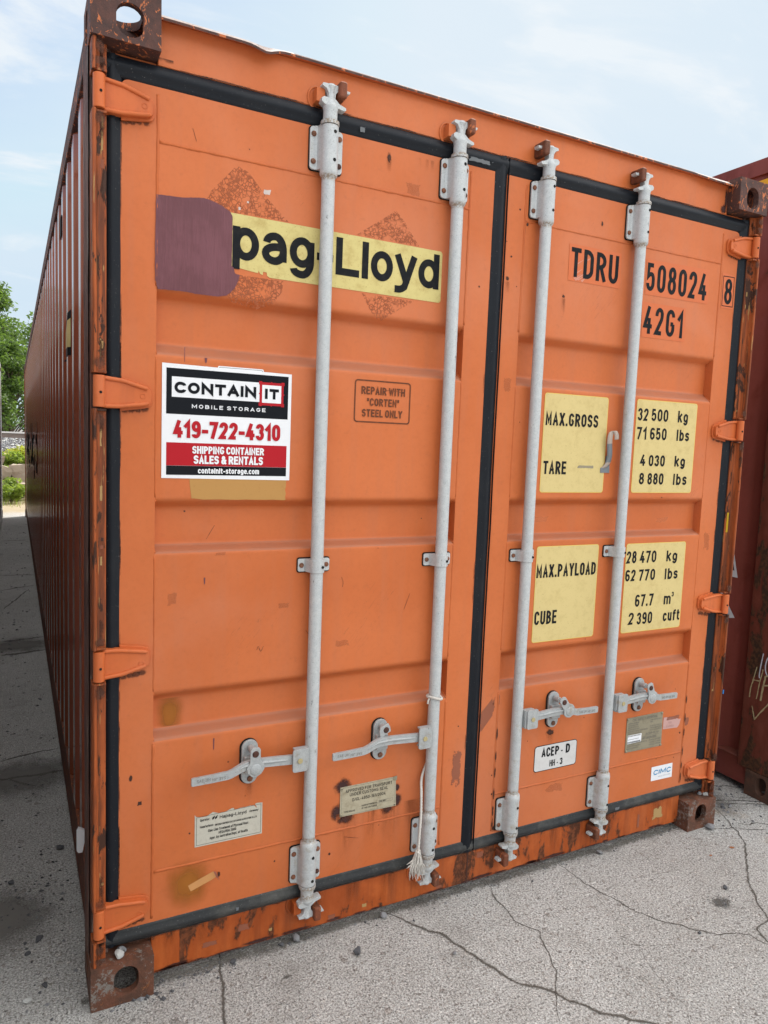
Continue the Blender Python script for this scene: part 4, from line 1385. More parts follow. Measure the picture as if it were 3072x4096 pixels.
def handle(parent, cx, k, grip_x):
    """k=-1 handle runs to the left of the rod, +1 to the right; grip_x = end of the handle"""
    mb = MB()
    L = abs(grip_x - cx)
    u = lambda q: cx + k * q
    # hub plate with folded cheek, pivot pin
    a, b = sorted((u(.022), u(.068)))
    mb.prism_y(rrect(a, b, .5735, .6420, .007), -.0125, -.0065, GALV_DULL)
    a, b = sorted((u(.0175), u(.060)))
    mb.box(a, b, -.0064, .016, .576, .581, GALV_DULL); mb.box(a, b, -.0064, .016, .634, .639, GALV_DULL)
    a, b = sorted((u(.016), u(.024)))
    mb.box(a, b, -.0060, .020, .581, .634, GALV_DULL)
    mb.lathe([(.0078, -.0150), (.0078, -.0126)], u(.046), .607, BRASS, 16, 'y')
    # bar: list of (distance from rod, centre y, centre z, half height, half thickness)
    secs = [(.040, .004, .6070, .0135, .0055), (.072, .004, .6090, .0135, .0055), (.112, .003, .6125, .0135, .0055), (L * .44, .001, .6165, .0130, .0056), (L * .55, -.003, .6180, .0128, .0062), (L * .60, -.006, .6165, .0122, .0062), (L * .685, -.010, .6050, .0118, .0054), (L * .72, -.0105, .6020, .0116, .0046), (L * .85, -.011, .6005, .0114, .0044), (L - .004, -.011, .5998, .0112, .0042), (L, -.011, .5998, .0096, .0036)]
    if k > 0: secs = [(d_, y, z + (.004 if d_ > L * .6 else 0), hh, th) for d_, y, z, hh, th in secs]
    q = []
    for d_, y, z, hh, th in secs:
        x = u(d_)
        p = [(x, y - th, z - hh), (x, y + th, z - hh), (x, y + th, z + hh), (x, y - th, z + hh)]
        q.append(p if k > 0 else p[::-1])
    mb.loft_rect(q, GALV_DULL)
    # forged rib along the thick part of the bar
    rb = [(u(d_), y - th - .0005, z + .002) for d_, y, z, hh, th in secs[1:7]]
    mb.tube(smooth3([Vector(p) for p in rb]), [.0006, .0016, .0026, .0034, .0038, .0040, .0042, .0043, .0044, .0044, .0044, .0043, .0042, .0040, .0036, .0030, .0024, .0018, .0012, .0008, .0005][:len(smooth3([Vector(p) for p in rb]))], GALV_DULL, 14)
    # raised maker's lettering on the grip
    lt = MB()
    x0, x1 = sorted((u(L * .73), u(L - .012)))
    zz = secs[8][2]
    xm = (x0 + x1) / 2
    mp = on_door(-.01555)
    text(lt, "SAE JIN", x0 + .002, xm - .003, zz - .0035, .0085, .0011, mp, GREY_INK)
    mp2 = lambda x, z, kk: ((xm + x1) - x, -.01555 - kk * .00006, 2 * zz - z)
    text(lt, "SAE JIN", xm + .003, x1 - .002, zz - .0025, .0085, .0011, mp2, GREY_INK)
    mb.absorb(lt)                     # embossed lettering is part of the handle
    return mb.build("handle", parent, .0018, 2, False, 27)


def retainer(cx, ang, short=False):
    """plate on the door that holds the handle, with a swinging catch"""
    mb = MB()
    z0 = .607
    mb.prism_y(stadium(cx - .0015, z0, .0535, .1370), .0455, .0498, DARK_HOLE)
    mb.prism_y(stadium(cx, z0, .0485, .1320), .0375, .0454, GALV_DULL)
    mb.prism_y(rrect(cx - .020, cx + .020, z0 - .028, z0 + .022, .004), .022, .0374, GALV_DULL)
    mb.lathe([(.0002, .0300), (.0045, .0305), (.0082, .0330), (.0088, .0374)], cx + .001, z0 - .050, RUST_BOLT, 16, 'y')
    mb.lathe([(.0100, .0080), (.0100, .0374)], cx + .0005, z0 + .045, GALV_DULL, 16, 'y')
    r = mb.build("handle_retainer", box, .003, 3)
    # catch: hangs from the upper pin
    c = MB()
    if short:
        out = [(-.016, .016), (.013, .018), (.016, .004), (.014, -.012), (-.010, -.014), (-.020, -.030), (-.026, -.026), (-.024, .002)]
    else:
        out = [(-.015, .012), (-.009, .019), (.009, .019), (.015, .012), (.0155, -.020), (.026, -.034), (.027, -.047), (.018, -.060), (.004, -.068), (-.010, -.066), (-.022, -.054), (-.025, -.040), (-.016, -.024)]
    ca, sa = math.cos(ang), math.sin(ang)
    px0, pz0 = cx + .0005, z0 + .045
    rot2 = lambda x, z: (px0 + x * ca - z * sa, pz0 + x * sa + z * ca)
    c.prism_y([rot2(x, z) for x, z in out], -.0165 if not short else .0005, -.0105 if not short else .0065, GALV_DULL)
    if not short:
        bx_, bz_ = rot2(.001, -.046)
        c.lathe([(.0125, -.0195), (.0165, -.0175), (.0185, -.0140)], bx_, bz_, GALV_DULL, 18, 'y')
    c.lathe([(.0002, -.0205 if not short else -.0030), (.0075, -.0200 if not short else -.0025), (.0098, -.0175 if not short else 0), (.0100, -.0120 if not short else .004)], px0, pz0, DARK_BOLT, 18, 'y')
    c.build("catch", r, .0022, 3)
    return r


RODS = [(.616, -1, .2545, .433, 0.0, False), (1.040, -1, .6736, .858, 0.35, True), (1.382, 1, 1.7250, 1.5605, .62, False), (1.806, 1, 2.1365, 1.986, .34, False)]
BARLAB = ["leftmost locking bar, crossing the yellow lettering panel", "locking bar beside the centre gasket with a rope tied to it", "locking bar left of the yellow weight panels", "rightmost locking bar, between the two columns of yellow panels"]
for i, (cx, k, gx, rx, ang, sh) in enumerate(RODS):
    mb = MB()
    prof = [(.0210, .182), (.0245, .1835), (.0245, .192), (.0190, .193), (.0190, .3105), (.0252, .3115), (.0256, .322), (.0240, .333), (.0190, .338), (.0188, 2.266), (.0225, 2.270), (.0248, 2.276), (.0250, 2.2905), (.0190, 2.2912), (.0190, 2.41)]
    mb.lathe(prof, cx, .0185, GALV, 28)
    bar = mb.build("locking_bar", box)
    bar['label'] = BARLAB[i]
    for p in bar.data.polygons: p.use_smooth = True
    bar.data.set_sharp_from_angle(angle=R_(40))
    bearing(bar, cx, 2.3490, True); bearing(bar, cx, .2525, False)
    cam(bar, cx, 1, k > 0); cam(bar, cx, -1, k > 0)
    clamp(bar, cx, k)
    handle(bar, cx, k, gx)
    keeper(cx, 1, k > 0); keeper(cx, -1, k > 0)
    retainer(rx, ang, sh)

# ---------------------------------------------------------------- films, plates and lettering on the doors
YP = YD - .0011            # face of a film
YT = YD - .0016            # lettering on it


def film(name, poly, mat, label, parent=None, y=YP, edge=None, th=0.0):
    mb = MB()
    if th:
        mb.prism_y(poly, y, YD - .0002, mat)
    else:
        mb.poly_xz(poly, y, mat)
    o = mb.build(name, parent or box)
    if label: o['label'] = label
    return o


def letter(parent, rows, y=YT, mat=BLACK_INK, name="lettering"):
    mb = MB()
    mp = on_door(y)
    big = max(r[4] for r in rows) > .012
    for r in rows:
        kw = dict(r[6]) if len(r) > 6 else {}
        m = kw.pop('mat', mat)
        text(mb, r[0], r[1], r[2], r[3], r[4], r[5], mp, m, **kw)
        if big:                      # large rows are pieces of their own
            mb.build(name, parent); mb = MB()
    return None if big else mb.build(name, parent)


# purple paint brushed over the start of the yellow lettering
pu = [(.1605, 2.150), (.20, 2.152), (.2326, 2.154), (.262, 2.160), (.280, 2.1625), (.305, 2.158), (.3292, 2.151), (.349, 2.140), (.357, 2.130), (.3572, 2.08), (.3568, 2.0002), (.362, 1.997), (.366, 1.983), (.3805, 1.978), (.3730, 1.958), (.3643, 1.9404), (.345, 1.922), (.3208, 1.9160), (.30, 1.9155), (.2595, 1.9155), (.22, 1.918), (.165, 1.9155), (.1590, 1.94), (.1580, 2.03)]
pp = []
for i in range(len(pu)):
    a, b = pu[i], pu[(i + 1) % len(pu)]
    for j in range(6):
        t = j / 6
        x, z = a[0] + (b[0] - a[0]) * t, a[1] + (b[1] - a[1]) * t
        n = mnoise.noise_vector(Vector((x * 130, 0, z * 130))) * .0016
        pp.append((x + n.x, z + n.z))
film("paint_patch", pp, PURPLE, "dull purple paint brushed over part of the lettering", d1, YD - .0026)

ye = [(.352, 2.002)] + [(.40, 1.995), (.43, 1.992), (.432, 1.999), (.436, 1.991), (.444, 1.9885), (.4445, 1.9975), (.455, 1.997), (.456, 1.9885), (.463, 1.984)] + [(1.008, 1.9815), (1.0135, 1.987), (1.0135, 2.130), (1.008, 2.1355), (.352, 2.1385)]
yl = film("name_panel", ye, YELLOW_WORN, "pale yellow panel with bold black letters", d1)
letter(yl, [("pag-Lloyd", .3585, 1.0040, 2.0200, .1045, .0205, dict(gap=.10, xh=.785))], YD - .0018)

# company sign
mb = MB()
mb.poly_xz([(.1785, 1.4290), (.5352, 1.4263), (.5350, 1.7262), (.1782, 1.7306)], YP - .0004, WHITE_SIGN)
def rect(x0, x1, z0, z1, y, m): mb.poly_xz([(x0, z0), (x1, z0), (x1, z1), (x0, z1)], y, m)
rect(.1893, .5256, 1.5990, 1.7188, YP - .0007, BLACK_SIGN)
rect(.2034, .4414, 1.6438, 1.6970, YP - .0010, WHITE_SIGN)
rect(.1904, .5247, 1.4628, 1.5240, YP - .0007, RED_SIGN)
rect(.1906, .5247, 1.4378, 1.4624, YP - .0007, BLACK_SIGN)
rect(.4416, .5114, 1.6352, 1.6990, YP - .0010, RED_SIGN)
rect(.4490, .5045, 1.6425, 1.6915, YP - .0013, WHITE_SIGN)
for x, z in ((.4416, 1.6352), (.5114, 1.6352), (.4416, 1.699), (.5114, 1.699)):
    rect(x - .0022, x + .0068 if x < .47 else x + .0022, z - .0022 if z < 1.66 else z - .0068, z + .0068 if z < 1.66 else z + .0022, YP - .0014, RED_SIGN) if x < .47 else rect(x - .0068, x + .0022, z - .0022 if z < 1.66 else z - .0068, z + .0068 if z < 1.66 else z + .0022, YP - .0014, RED_SIGN)
for x, z in ((.4416, 1.667), (.5114, 1.667), (.476, 1.6352), (.476, 1.699)):
    rect(x - .0018, x + .0018, z - .0018, z + .0018, YP - .00145, RED_SIGN)
sign = mb.build("company_sign", d1)
sign['label'] = "white, black and red company sign with phone number"
letter(sign, [
    ("CONTAIN", .2100, .4320, 1.6545, .0297, .0080, dict(mat=BLACK_SIGN, gap=.16)),
    ("IT", .4570, .4975, 1.6532, .0285, .0080, dict(mat=BLACK_SIGN, gap=.20)),
    ("MOBILE STORAGE", .2560, .4597, 1.6165, .0103, .0021, dict(mat=WHITE_SIGN, gap=.45)),
    ("419-722-4310", .2080, .5045, 1.5370, .0460, .0098, dict(mat=RED_SIGN, gap=.16)),
    ("SHIPPING CONTAINER", .2585, .4577, 1.4957, .0203, .0043, dict(mat=WHITE_SIGN, gap=.12)),
    ("SALES & RENTALS", .2625, .4555, 1.4683, .0228, .0050, dict(mat=WHITE_SIGN, gap=.12)),
    ("containit-storage.com", .2744, .4447, 1.4425, .0145, .0030, dict(mat=WHITE_SIGN, gap=.14, xh=.78)),
], YP - .0018)
mb = MB()
mb.poly_xz(rrect(.3245, .4526, 1.70, 1.7338, .004), YP, WHITE_SIGN)
mb.poly_xz(rrect(.3275, .4496, 1.70, 1.7308, .003), YP - .0002, BLACK_SIGN); mb.poly_xz(rrect(.3285, .4486, 1.70, 1.7298, .003), YP - .0003, WHITE_SIGN)
o = mb.build("old_sticker", d1); o['label'] = "edge of an older white sticker above the company sign"
tn = [(.2524, 1.4285), (.5262, 1.4285), (.5258, 1.408), (.5236, 1.3985), (.5262, 1.388), (.5240, 1.378), (.5262, 1.3705), (.5190, 1.3690), (.49, 1.3705), (.44, 1.3703), (.41, 1.3712), (.38, 1.3704), (.33, 1.3716), (.29, 1.3712), (.265, 1.3745), (.2584, 1.3745), (.2565, 1.39), (.2535, 1.41)]
film("paint_patch", tn, TAN_PAINT, "mustard tan paint patch below the company sign", d1, YD - .0009)

# repair notice: printed straight on the paint
mb = MB()
o_, i_ = rrect(.7322, .9222, 1.6025, 1.7292, .010), rrect(.7362, .9182, 1.6065, 1.7252, .007)
n = len(o_)
mb.add([(x, YP, z) for x, z in o_] + [(x, YP, z) for x, z in i_], [(i, (i + 1) % n, (i + 1) % n + n, i + n) for i in range(n)], REPAIR_INK)
rn = mb.build("repair_notice", d1); rn['label'] = "boxed brown repair notice"
letter(rn, [("REPAIR WITH", .7545, .9022, 1.6865, .0232, .0044, dict(gap=.22)), ('"CORTEN"', .7740, .8828, 1.6528, .0228, .0044, dict(gap=.22)), ("STEEL ONLY", .7585, .8948, 1.6198, .0228, .0044, dict(gap=.22))], YT, REPAIR_INK)

# identification lettering on the right door
f1 = film("clear_film", [(1.514, 2.1180), (1.7520, 2.1190), (1.7500, 2.2398), (1.5122, 2.2395)], ORANGE_FILM, "torn clear film carrying four letters", d2)
letter(f1, [("TDRU", 1.5225, 1.7385, 2.1320, .0970, .0150, dict(gap=.34))], YT)
tm = MB()
for k in range(13):
    x = 1.514 + random.uniform(0, .12); z = random.uniform(2.12, 2.225)
    l = random.uniform(.015, .05); w = random.uniform(.003, .007)
    tm.poly_xz([(x, z), (x + l, z + l * .55), (x + l + w, z + l * .55 + w * .4), (x + w, z - w * .9)], YP - .0003 - k * 2e-5, PINK_FILM if k % 3 else ORANGE)
tm.build("torn_film", f1)
f2 = film("clear_film", [(1.8745, 2.1155), (2.2050, 2.1200), (2.2045, 2.2470), (1.8740, 2.2400)], ORANGE_FILM, "clear film with six black digits", d2)
letter(f2, [("508024", 1.8770, 2.1935, 2.1305, .0985, .0150, dict(gap=.34))], YT)
f3 = film("clear_film", [(1.8715, 1.9640), (2.0965, 1.9665), (2.0905, 2.0900), (1.8640, 2.0889)], ORANGE_FILM, "clear film with the size and type code", d2)
letter(f3, [("42G1", 1.8770, 2.0800, 1.9780, .0985, .0150, dict(gap=.40))], YT)
f4 = film("clear_film", [(2.2810, 2.1156), (2.3475, 2.1165), (2.3470, 2.2435), (2.2750, 2.2484)], ORANGE_FILM, "clear film with the boxed check digit", d2)
mb = MB()
o_, i_ = [(2.2840, 2.1225), (2.3480, 2.1235), (2.3455, 2.2390), (2.2815, 2.2370)], [(2.2868, 2.1255), (2.3452, 2.1265), (2.3428, 2.2360), (2.2843, 2.2340)]
mb.add([(x, YT, z) for x, z in o_] + [(x, YT, z) for x, z in i_], [(i, (i + 1) % 4, (i + 1) % 4 + 4, i + 4) for i in range(4)], BLACK_INK)
text(mb, "8", 2.2945, 2.3375, 2.1320, .0965, .0145, on_door(YT), BLACK_INK)
mb.build("lettering", f4)

# yellow weight panels
def ypanel(x0, x1, z0, z1, rows, lab):
    mb = MB()
    mb.poly_xz(rrect(x0, x1, z0, z1, .010), YP, YELLOW_EDGE)
    mb.poly_xz(rrect(x0 + .0022, x1 - .0022, z0 + .0022, z1 - .0022, .009), YP - .0002, YELLOW_FILM)
    o = mb.build("weight_panel", d2); o['label'] = lab
    letter(o, rows, YP - .0008)
G_ = dict(gap=.30)
ypanel(1.4455, 1.7357, 1.3935, 1.7358, [("MAX.GROSS", 1.4540, 1.6918, 1.6258, .0450, .0082, G_), ("TARE", 1.4552, 1.5572, 1.4577, .0455, .0082, G_)], "upper left yellow panel reading max gross and tare")
ypanel(1.8755, 2.1962, 1.3935, 1.7400, [
    ("32", 1.8830, 1.9360, 1.6618, .0458, .0082, G_), ("500", 1.9535, 2.0400, 1.6630, .0455, .0082, G_), ("kg", 2.0925, 2.1470, 1.6640, .0440, .0082, G_),
    ("71", 1.8840, 1.9330, 1.5925, .0458, .0082, G_), ("650", 1.9520, 2.0383, 1.5935, .0450, .0082, G_), ("lbs", 2.0930, 2.1612, 1.5940, .0430, .0082, G_),
    ("4", 1.9110, 1.9375, 1.4950, .0420, .0082, G_), ("030", 1.9555, 2.0396, 1.4940, .0425, .0082, G_), ("kg", 2.0925, 2.1495, 1.4955, .0410, .0082, G_),
    ("8", 1.9120, 1.9375, 1.4252, .0435, .0082, G_), ("880", 1.9555, 2.0394, 1.4250, .0435, .0082, G_), ("lbs", 2.0925, 2.1660, 1.4245, .0430, .0082, G_)], "upper right yellow panel with gross and tare figures")
ypanel(1.4500, 1.7365, .8603, 1.2047, [("MAX.PAYLOAD", 1.4535, 1.7268, 1.0930, .0465, .0082, G_), ("CUBE", 1.4565, 1.5562, .9243, .0490, .0082, G_)], "lower left yellow panel reading max payload and cube")
ypanel(1.8742, 2.1925, .8573, 1.2017, [
    ("28", 1.8780, 1.9290, 1.1262, .0465, .0082, G_), ("470", 1.9470, 2.0333, 1.1255, .0460, .0082, G_), ("kg", 2.0889, 2.1478, 1.1262, .0425, .0082, G_),
    ("62", 1.8780, 1.9300, 1.0575, .0442, .0082, G_), ("770", 1.9480, 2.0337, 1.0563, .0440, .0082, G_), ("lbs", 2.0870, 2.1580, 1.0550, .0430, .0082, G_),
    ("67.7", 1.9380, 2.0347, .9560, .0470, .0082, G_), ("m", 2.0924, 2.1300, .9550, .0440, .0082, G_), ("3", 2.1335, 2.1455, .9840, .0190, .0045, G_),
    ("2", 1.9100, 1.9370, .8880, .0465, .0082, G_), ("390", 1.9540, 2.0353, .8855, .0465, .0082, G_), ("cuft", 2.0945, 2.1862, .8870, .0440, .0082, G_)], "lower right yellow panel with payload and cube figures")
sm = MB(); sm.mark(1.60, 1.69, 1.480, 1.492, YP - .0005, stain_mat("grey_smudge", (.30, .27, .20), 'flake', .7)); sm.build("smudge", d2)

# torn strip of tape hanging between the panels
mb = MB()
cl = [(1.729, .046, 1.4845), (1.742, .040, 1.500), (1.744, .034, 1.530), (1.737, .030, 1.566), (1.735, .028, 1.595), (1.741, .027, 1.615), (1.752, .024, 1.617), (1.759, .022, 1.603), (1.759, .021, 1.588)]
cl = [tuple(p) for p in smooth_pts(cl, 5)]
vs, fs = [], []
for i, p in enumerate(cl):
    w = .0105 - (.002 if i > len(cl) * .6 else 0)
    vs += [(p[0] - w, p[1] + .002, p[2] - .002), (p[0] + w, p[1] - .001, p[2])]
ns = len(cl)
mb.add(vs, [(2 * i, 2 * i + 1, 2 * i + 3, 2 * i + 2) for i in range(ns - 1)], TAPE_GREY, True)
mb.mats.append(TAPE_DARK)
mb.m = [1 if 6 <= i <= 15 else 0 for i in range(ns - 1)]
mb.poly_xz([(1.716, 1.466), (1.760, 1.466), (1.757, 1.528), (1.738, 1.527), (1.737, 1.482), (1.716, 1.484)], YP - .002, TAPE_DARK)
o = mb.build("tape_strip", d2); o['label'] = "torn grey tape strip curling off between two yellow panels"
md = o.modifiers.new("thick", 'SOLIDIFY'); md.thickness = .0008

# small plates and stickers low on the doors
top = [(.279, .4716)]
x = .283
while x < .448:
    top.append((x, .4640 + random.choice([-.003, -.002, .0, .001, .004]) + (.0022 if x > .33 else 0))); x += random.choice([.003, .006, .012, .018])
top += [(.452, .4665), (.458, .4588), (.462, .4555), (.4555, .4695), (.4605, .4712), (.4779, .4695)]
op = film("paper_label", [(.4783, .3731), (.2797, .3740)] + top, PAPER_LABEL, "torn weathered paper label low on the left door", d1)
letter(op, [("Operator:", .2940, .3220, .4485, .0075, .0011, dict(slant=.1)), ("Hapag-Lloyd", .3507, .4296, .4462, .0100, .0016, dict(gap=.14)), ("Germany", .4382, .4651, .4472, .0068, .0010, dict(slant=.25)),
    ("Manufacturer:", .2940, .3337, .4283, .0075, .0011), ("SHENZHEN SOUTHERN CIMC CONTAINERS MANUFACTURE CO.,LTD", .3370, .4613, .4272, .0056, .0008), ("Glue-Line Treatment of Plywood Floor:", .3175, .4373, .4125, .0080, .0012), ("MEGANIUM 2000", .3479, .3997, .4010, .0082, .0012), ("Appr. by Australian Dept. of Health", .3227, .4343, .3892, .0080, .0012)])
mb = MB()
for (a, b) in (((.284, .3790), (.474, .3783)), ((.4735, .3785), (.4733, .4665)), ((.2845, .379), (.2843, .4625)), ((.2843, .4622), (.4735, .4663))):
    scribble(mb, [a, b], .0009, on_door(YT), BLACK_INK)
for q in (0, 1):        # winged mark
    x0 = .3284 + q * .0078
    mb.poly_xz([(x0, .4520), (x0 + .0060, .4576), (x0 + .0095, .4576), (x0 + .0062, .4530), (x0 + .0080, .4530), (x0 + .0062, .4500), (x0 + .0020, .4473), (x0 + .0005, .4473), (x0 + .0015, .4495)], YT - q * .0001, BLACK_INK)
mb.build("print", op)

cp = film("data_plate", [(.7304, .3701), (.9300, .3681), (.9255, .4670), (.7296, .4662)], PLATE_METAL, "riveted metal plate in a ring of burnt rust", d1, YD - .0030, th=1)
letter(cp, [("APPROVED FOR TRANSPORT", .7478, .9124, .4460, .0105, .0014), ("UNDER CUSTOMS SEAL", .7624, .8975, .4322, .0105, .0014), ("D/GL-4850-161/2004", .7720, .8894, .4142, .0102, .0013), ("MANUFACTURERS No.", .8052, .8608, .3905, .0055, .0008), ("OF THE CONTAINER", .8055, .8593, .3815, .0055, .0008), ("TYPE:106AA2", .7440, .7822, .3805, .0055, .0008), ("CIMC 9057", .8680, .8930, .3925, .0050, .0008)], YD - .0036)
mb = MB()
for (a, b) in (((.735, .4635), (.922, .4640)), ((.735, .373), (.9265, .3715)), ((.735, .373), (.735, .4635)), ((.9262, .3715), (.922, .464)), ((.8663, .3905), (.9167, .3905)), ((.8663, .3985), (.9167, .3985)), ((.8663, .3905), (.8663, .3985)), ((.9167, .3905), (.9167, .3985))):
    scribble(mb, [a, b], .0007, on_door(YD - .0034), GREY_INK)
for x, z in ((.7345, .4615), (.7345, .3745), (.9245, .3735)):
    mb.lathe([(.0040, YD - .0042), (.0040, YD - .0030)], x, z, PLATE_METAL, 12, 'y'); mb.lathe([(.0017, YD - .0046), (.0017, YD - .003)], x, z, DARK_HOLE, 8, 'y')
mb.prism_y([(.916, .469), (.930, .470), (.929, .457), (.922, .454), (.915, .460)], YD - .0045, YD - .003, PLATE_DARK)
mb.build("rivet", cp)

mb = MB()
mb.poly_xz(rrect(1.4945, 1.6938, .3745, .4725, .012), YP, BLACK_INK)
mb.poly_xz(rrect(1.4970, 1.6913, .3770, .4700, .010), YP - .0002, SILVER_LABEL)
ac = mb.build("label_sticker", d2); ac['label'] = "silver sticker with black rounded border below the middle handle"
letter(ac, [("ACEP", 1.5270, 1.6080, .4262, .0355, .0066, dict(gap=.18, ext=.001)), ("-", 1.6180, 1.6260, .4270, .030, .0045), ("D", 1.6405, 1.6600, .4265, .0352, .0072), ("HH", 1.5668, 1.5920, .3870, .0240, .0036, dict(gap=.16)), ("-", 1.6010, 1.6065, .3870, .022, .0035), ("3", 1.6155, 1.6280, .3865, .0250, .0048)], YP - .0008)

cs = film("data_plate", [(1.9429, .3756), (2.1390, .3739), (2.1361, .5154), (1.9423, .5137)], PLATE_DARK, "dark dull data plate with small printed rows and a white sticker", d2, YD - .0030, th=1)
rows = [("CSC SAFETY APPROVAL", 1.9707, 2.1079, .4975, .0110, .0015)]
for i, (s_, v1, v2) in enumerate((("APPROVAL REFERENCE", "D-HH-2248/GL 5064", ""), ("DATE MANUFACTURED", "2004", ""), ("IDENTIFICATION No.", "", ""), ("MAXIMUM GROSS WEIGHT", "32 500 kg", "71 650 lbs"), ("ALLOWABLE STACKING WEIGHT FOR 1.8g", "216 000 kg", "476 190 lbs"), ("RACKING TEST LOAD VALUE", "15 240 kg", "33 600 lbs"))):
    z = .4885 - .0083 * i
    rows.append((s_, 1.9494, 1.9494 + .0033 * len(s_) * .95, z, .0048, .0007))
    if v1: rows.append((v1, 2.068, 2.068 + .0034 * len(v1), z, .0048, .0007))
    if v2: rows.append((v2, 2.102, 2.102 + .0030 * len(v2), z, .0048, .0007))
rows += [("ACEP-D", 2.0470, 2.0985, .4318, .0098, .0014), ("HH-3", 2.106, 2.122, .4335, .0055, .0008), ("OFF OPERATION", 2.0310, 2.1070, .4150, .0098, .0013)]
for i, s_ in enumerate(("ALLOWABLE STACKING WEIGHT FOR 1.8g", "RACKING TEST LOAD VALUE", "DOOR WALL STRENGTH")):
    z = .4055 - .0095 * i
    rows.append((s_, 1.9500, 1.9500 + .0033 * len(s_) * .95, z, .0048, .0007))
    rows.append((("92 990 kg", "7 620 kg", "2 850 kg")[i], 2.068, 2.095, z, .0048, .0007)); rows.append((("205 000 lbs", "16 800 lbs", "12 000 lbs")[i], 2.102, 2.133, z, .0048, .0007))
letter(cs, rows, YD - .0036, GREY_INK)
mb = MB()
for (a, b) in (((1.947, .5110), (2.132, .5120)), ((1.948, .3785), (2.134, .3775)), ((2.0245, .4285), (2.136, .4280))):
    scribble(mb, [a, b], .0007, on_door(YD - .0034), GREY_INK)
for x, z in ((1.9475, .5090), (2.1315, .5105), (2.1345, .3790), (1.9480, .3805)):
    mb.lathe([(.0052, YD - .0048), (.0058, YD - .0030)], x, z, PLATE_DARK, 12, 'y')
mb.build("rivet", cs)
mb = MB()
mb.poly_xz([(1.9495, .4095), (2.0235, .4110), (2.0238, .4440), (1.9500, .4440)], YD - .0040, WHITE_SIGN)
for k in range(12):
    x = 1.9510 + .0058 * k
    mb.poly_xz([(x, .4118), (x + .0038, .4118), (x + .0038, .4178), (x, .4178)], YD - .0043, BLACK_INK)
mb.poly_xz([(1.951, .4255), (2.010, .4258), (2.010, .4272), (1.951, .4268)], YD - .0043, BLACK_INK)
for k in range(9):
    x = 1.9515 + .0076 * k
    mb.poly_xz([(x, .4375), (x + .005, .4375), (x + .005, .4422), (x, .4422)], YD - .0043, GREY_INK)
o = mb.build("white_sticker", cs)
pk = film("tape_strip", [(2.1441, .4395), (2.2270, .4352), (2.2385, .4480), (2.2436, .4712), (2.232, .4690), (2.222, .4775), (2.2120, .4830), (2.2006, .4860), (2.1446, .4885)], flat("faded_pink_tape", (.50, .30, .27), .45, .25, 30, (.4, .2, .16)), "faded pink tape with ghost lettering beside the dark data plate", d2)
letter(pk, [("CARGO", 2.165, 2.2000, .4765, .0068, .0010), ("FAX", 2.173, 2.190, .4600, .0060, .0008), ("CARGO", 2.162, 2.2040, .4440, .0072, .0010)], YT, flat("ghost_ink", (.33, .19, .18), .5, .3))
cm = film("maker_sticker", [(2.0989, .2300), (2.2175, .2278), (2.2162, .2878), (2.0978, .2885)], WHITE_SIGN, "small white sticker with blue letters near the lower right hinge", d2)
letter(cm, [("CIMC", 2.1095, 2.2070, .2525, .0215, .0045, dict(gap=.18, slant=.12, ext=0.0))], YP - .0006, BLUE_INK)
letter(cm, [("www.cimc.com", 2.1380, 2.2065, .2408, .0055, .0008, dict(slant=.1))], YP - .0006, flat("pale_grey_ink", (.35, .38, .42), .5, .2))
tt = film("tape_strip", [(.2623, .2634), (.275, .268), (.300, .2775), (.336, .2894), (.3425, .270), (.3300, .2640), (.300, .2540), (.2703, .2440)], TAPE_TAN, "tan tape peeling off the lower left door", d1)
mb = MB()
mb.add([(.3345, YD - .002, .289), (.3425, YD - .002, .270), (.3520, YD - .012, .262), (.3490, YD - .014, .268), (.3400, YD - .010, .292)], [(0, 1, 2, 3, 4)], PINK_FILM)
mb.mark(.344, .358, .262, .288, YS, ST_SPOT)
mb.build("curled_end", tt)

# ---------------------------------------------------------------- marks on the long left side
def side_x(y):
    for (xa, ya_), (xb, yb_) in zip(SIDE_PROF, SIDE_PROF[1:]):
        if ya_ <= y <= yb_:
            return xa + (xb - xa) * (y - ya_) / max(yb_ - ya_, 1e-6)
    return .014


def side_decal(mb, poly, mat, off=.0016):
    """flat (y,z) polygon laid over the corrugations, cut at every fold"""
    bm = bmesh.new()
    vs = [bm.verts.new((0, y, z)) for y, z in poly]
    bm.faces.new(vs)
    lo, hi = min(p[0] for p in poly), max(p[0] for p in poly)
    for _, yb_ in SIDE_PROF:
        if lo < yb_ < hi:
            bmesh.ops.bisect_plane(bm, geom=bm.verts[:] + bm.edges[:] + bm.faces[:], plane_co=(0, yb_, 0), plane_no=(0, 1, 0))
    bm.verts.index_update()
    pts = [(side_x(v.co.y) - off, v.co.y - .0008, v.co.z) for v in bm.verts]
    mb.add(pts, [[v.index for v in f.verts] for f in bm.faces], mat)
    bm.free()


mb = MB()
side_decal(mb, [(1.32, 1.82), (1.02, 1.82), (1.02, 1.985)], BLACK_INK)
side_decal(mb, [(1.25, 1.85), (1.02, 1.85), (1.02, 1.955)], YELLOW_FILM, .0026)
o = mb.build("side_marking", box); o['label'] = "black and yellow triangle marking on the long side"
mb = MB()
yb0 = 11.5                       # big dark lettering, read from the far end
def side_map(y, z): return (y, z)
tx = MB()
text(tx, "Hapag-Lloyd", 0, 6.4, 1.14, .46, .085, lambda x, z, k: (11.45 - x, z, 0), BLACK_INK, gap=.2)
mrg = MB()
for f in tx.f:
    p = [(tx.v[i][0], tx.v[i][1]) for i in f]
    try:
        side_decal(mrg, p, BLACK_INK)
    except Exception:
        pass
o = mrg.build("side_lettering", box); o['label'] = "large black lettering on the long side of the container"
mb = MB()
mb.box(.0095, .0135, 1.36, 1.45, 2.325, 2.405, DARK_HOLE)
mb.build("vent", box, .002)
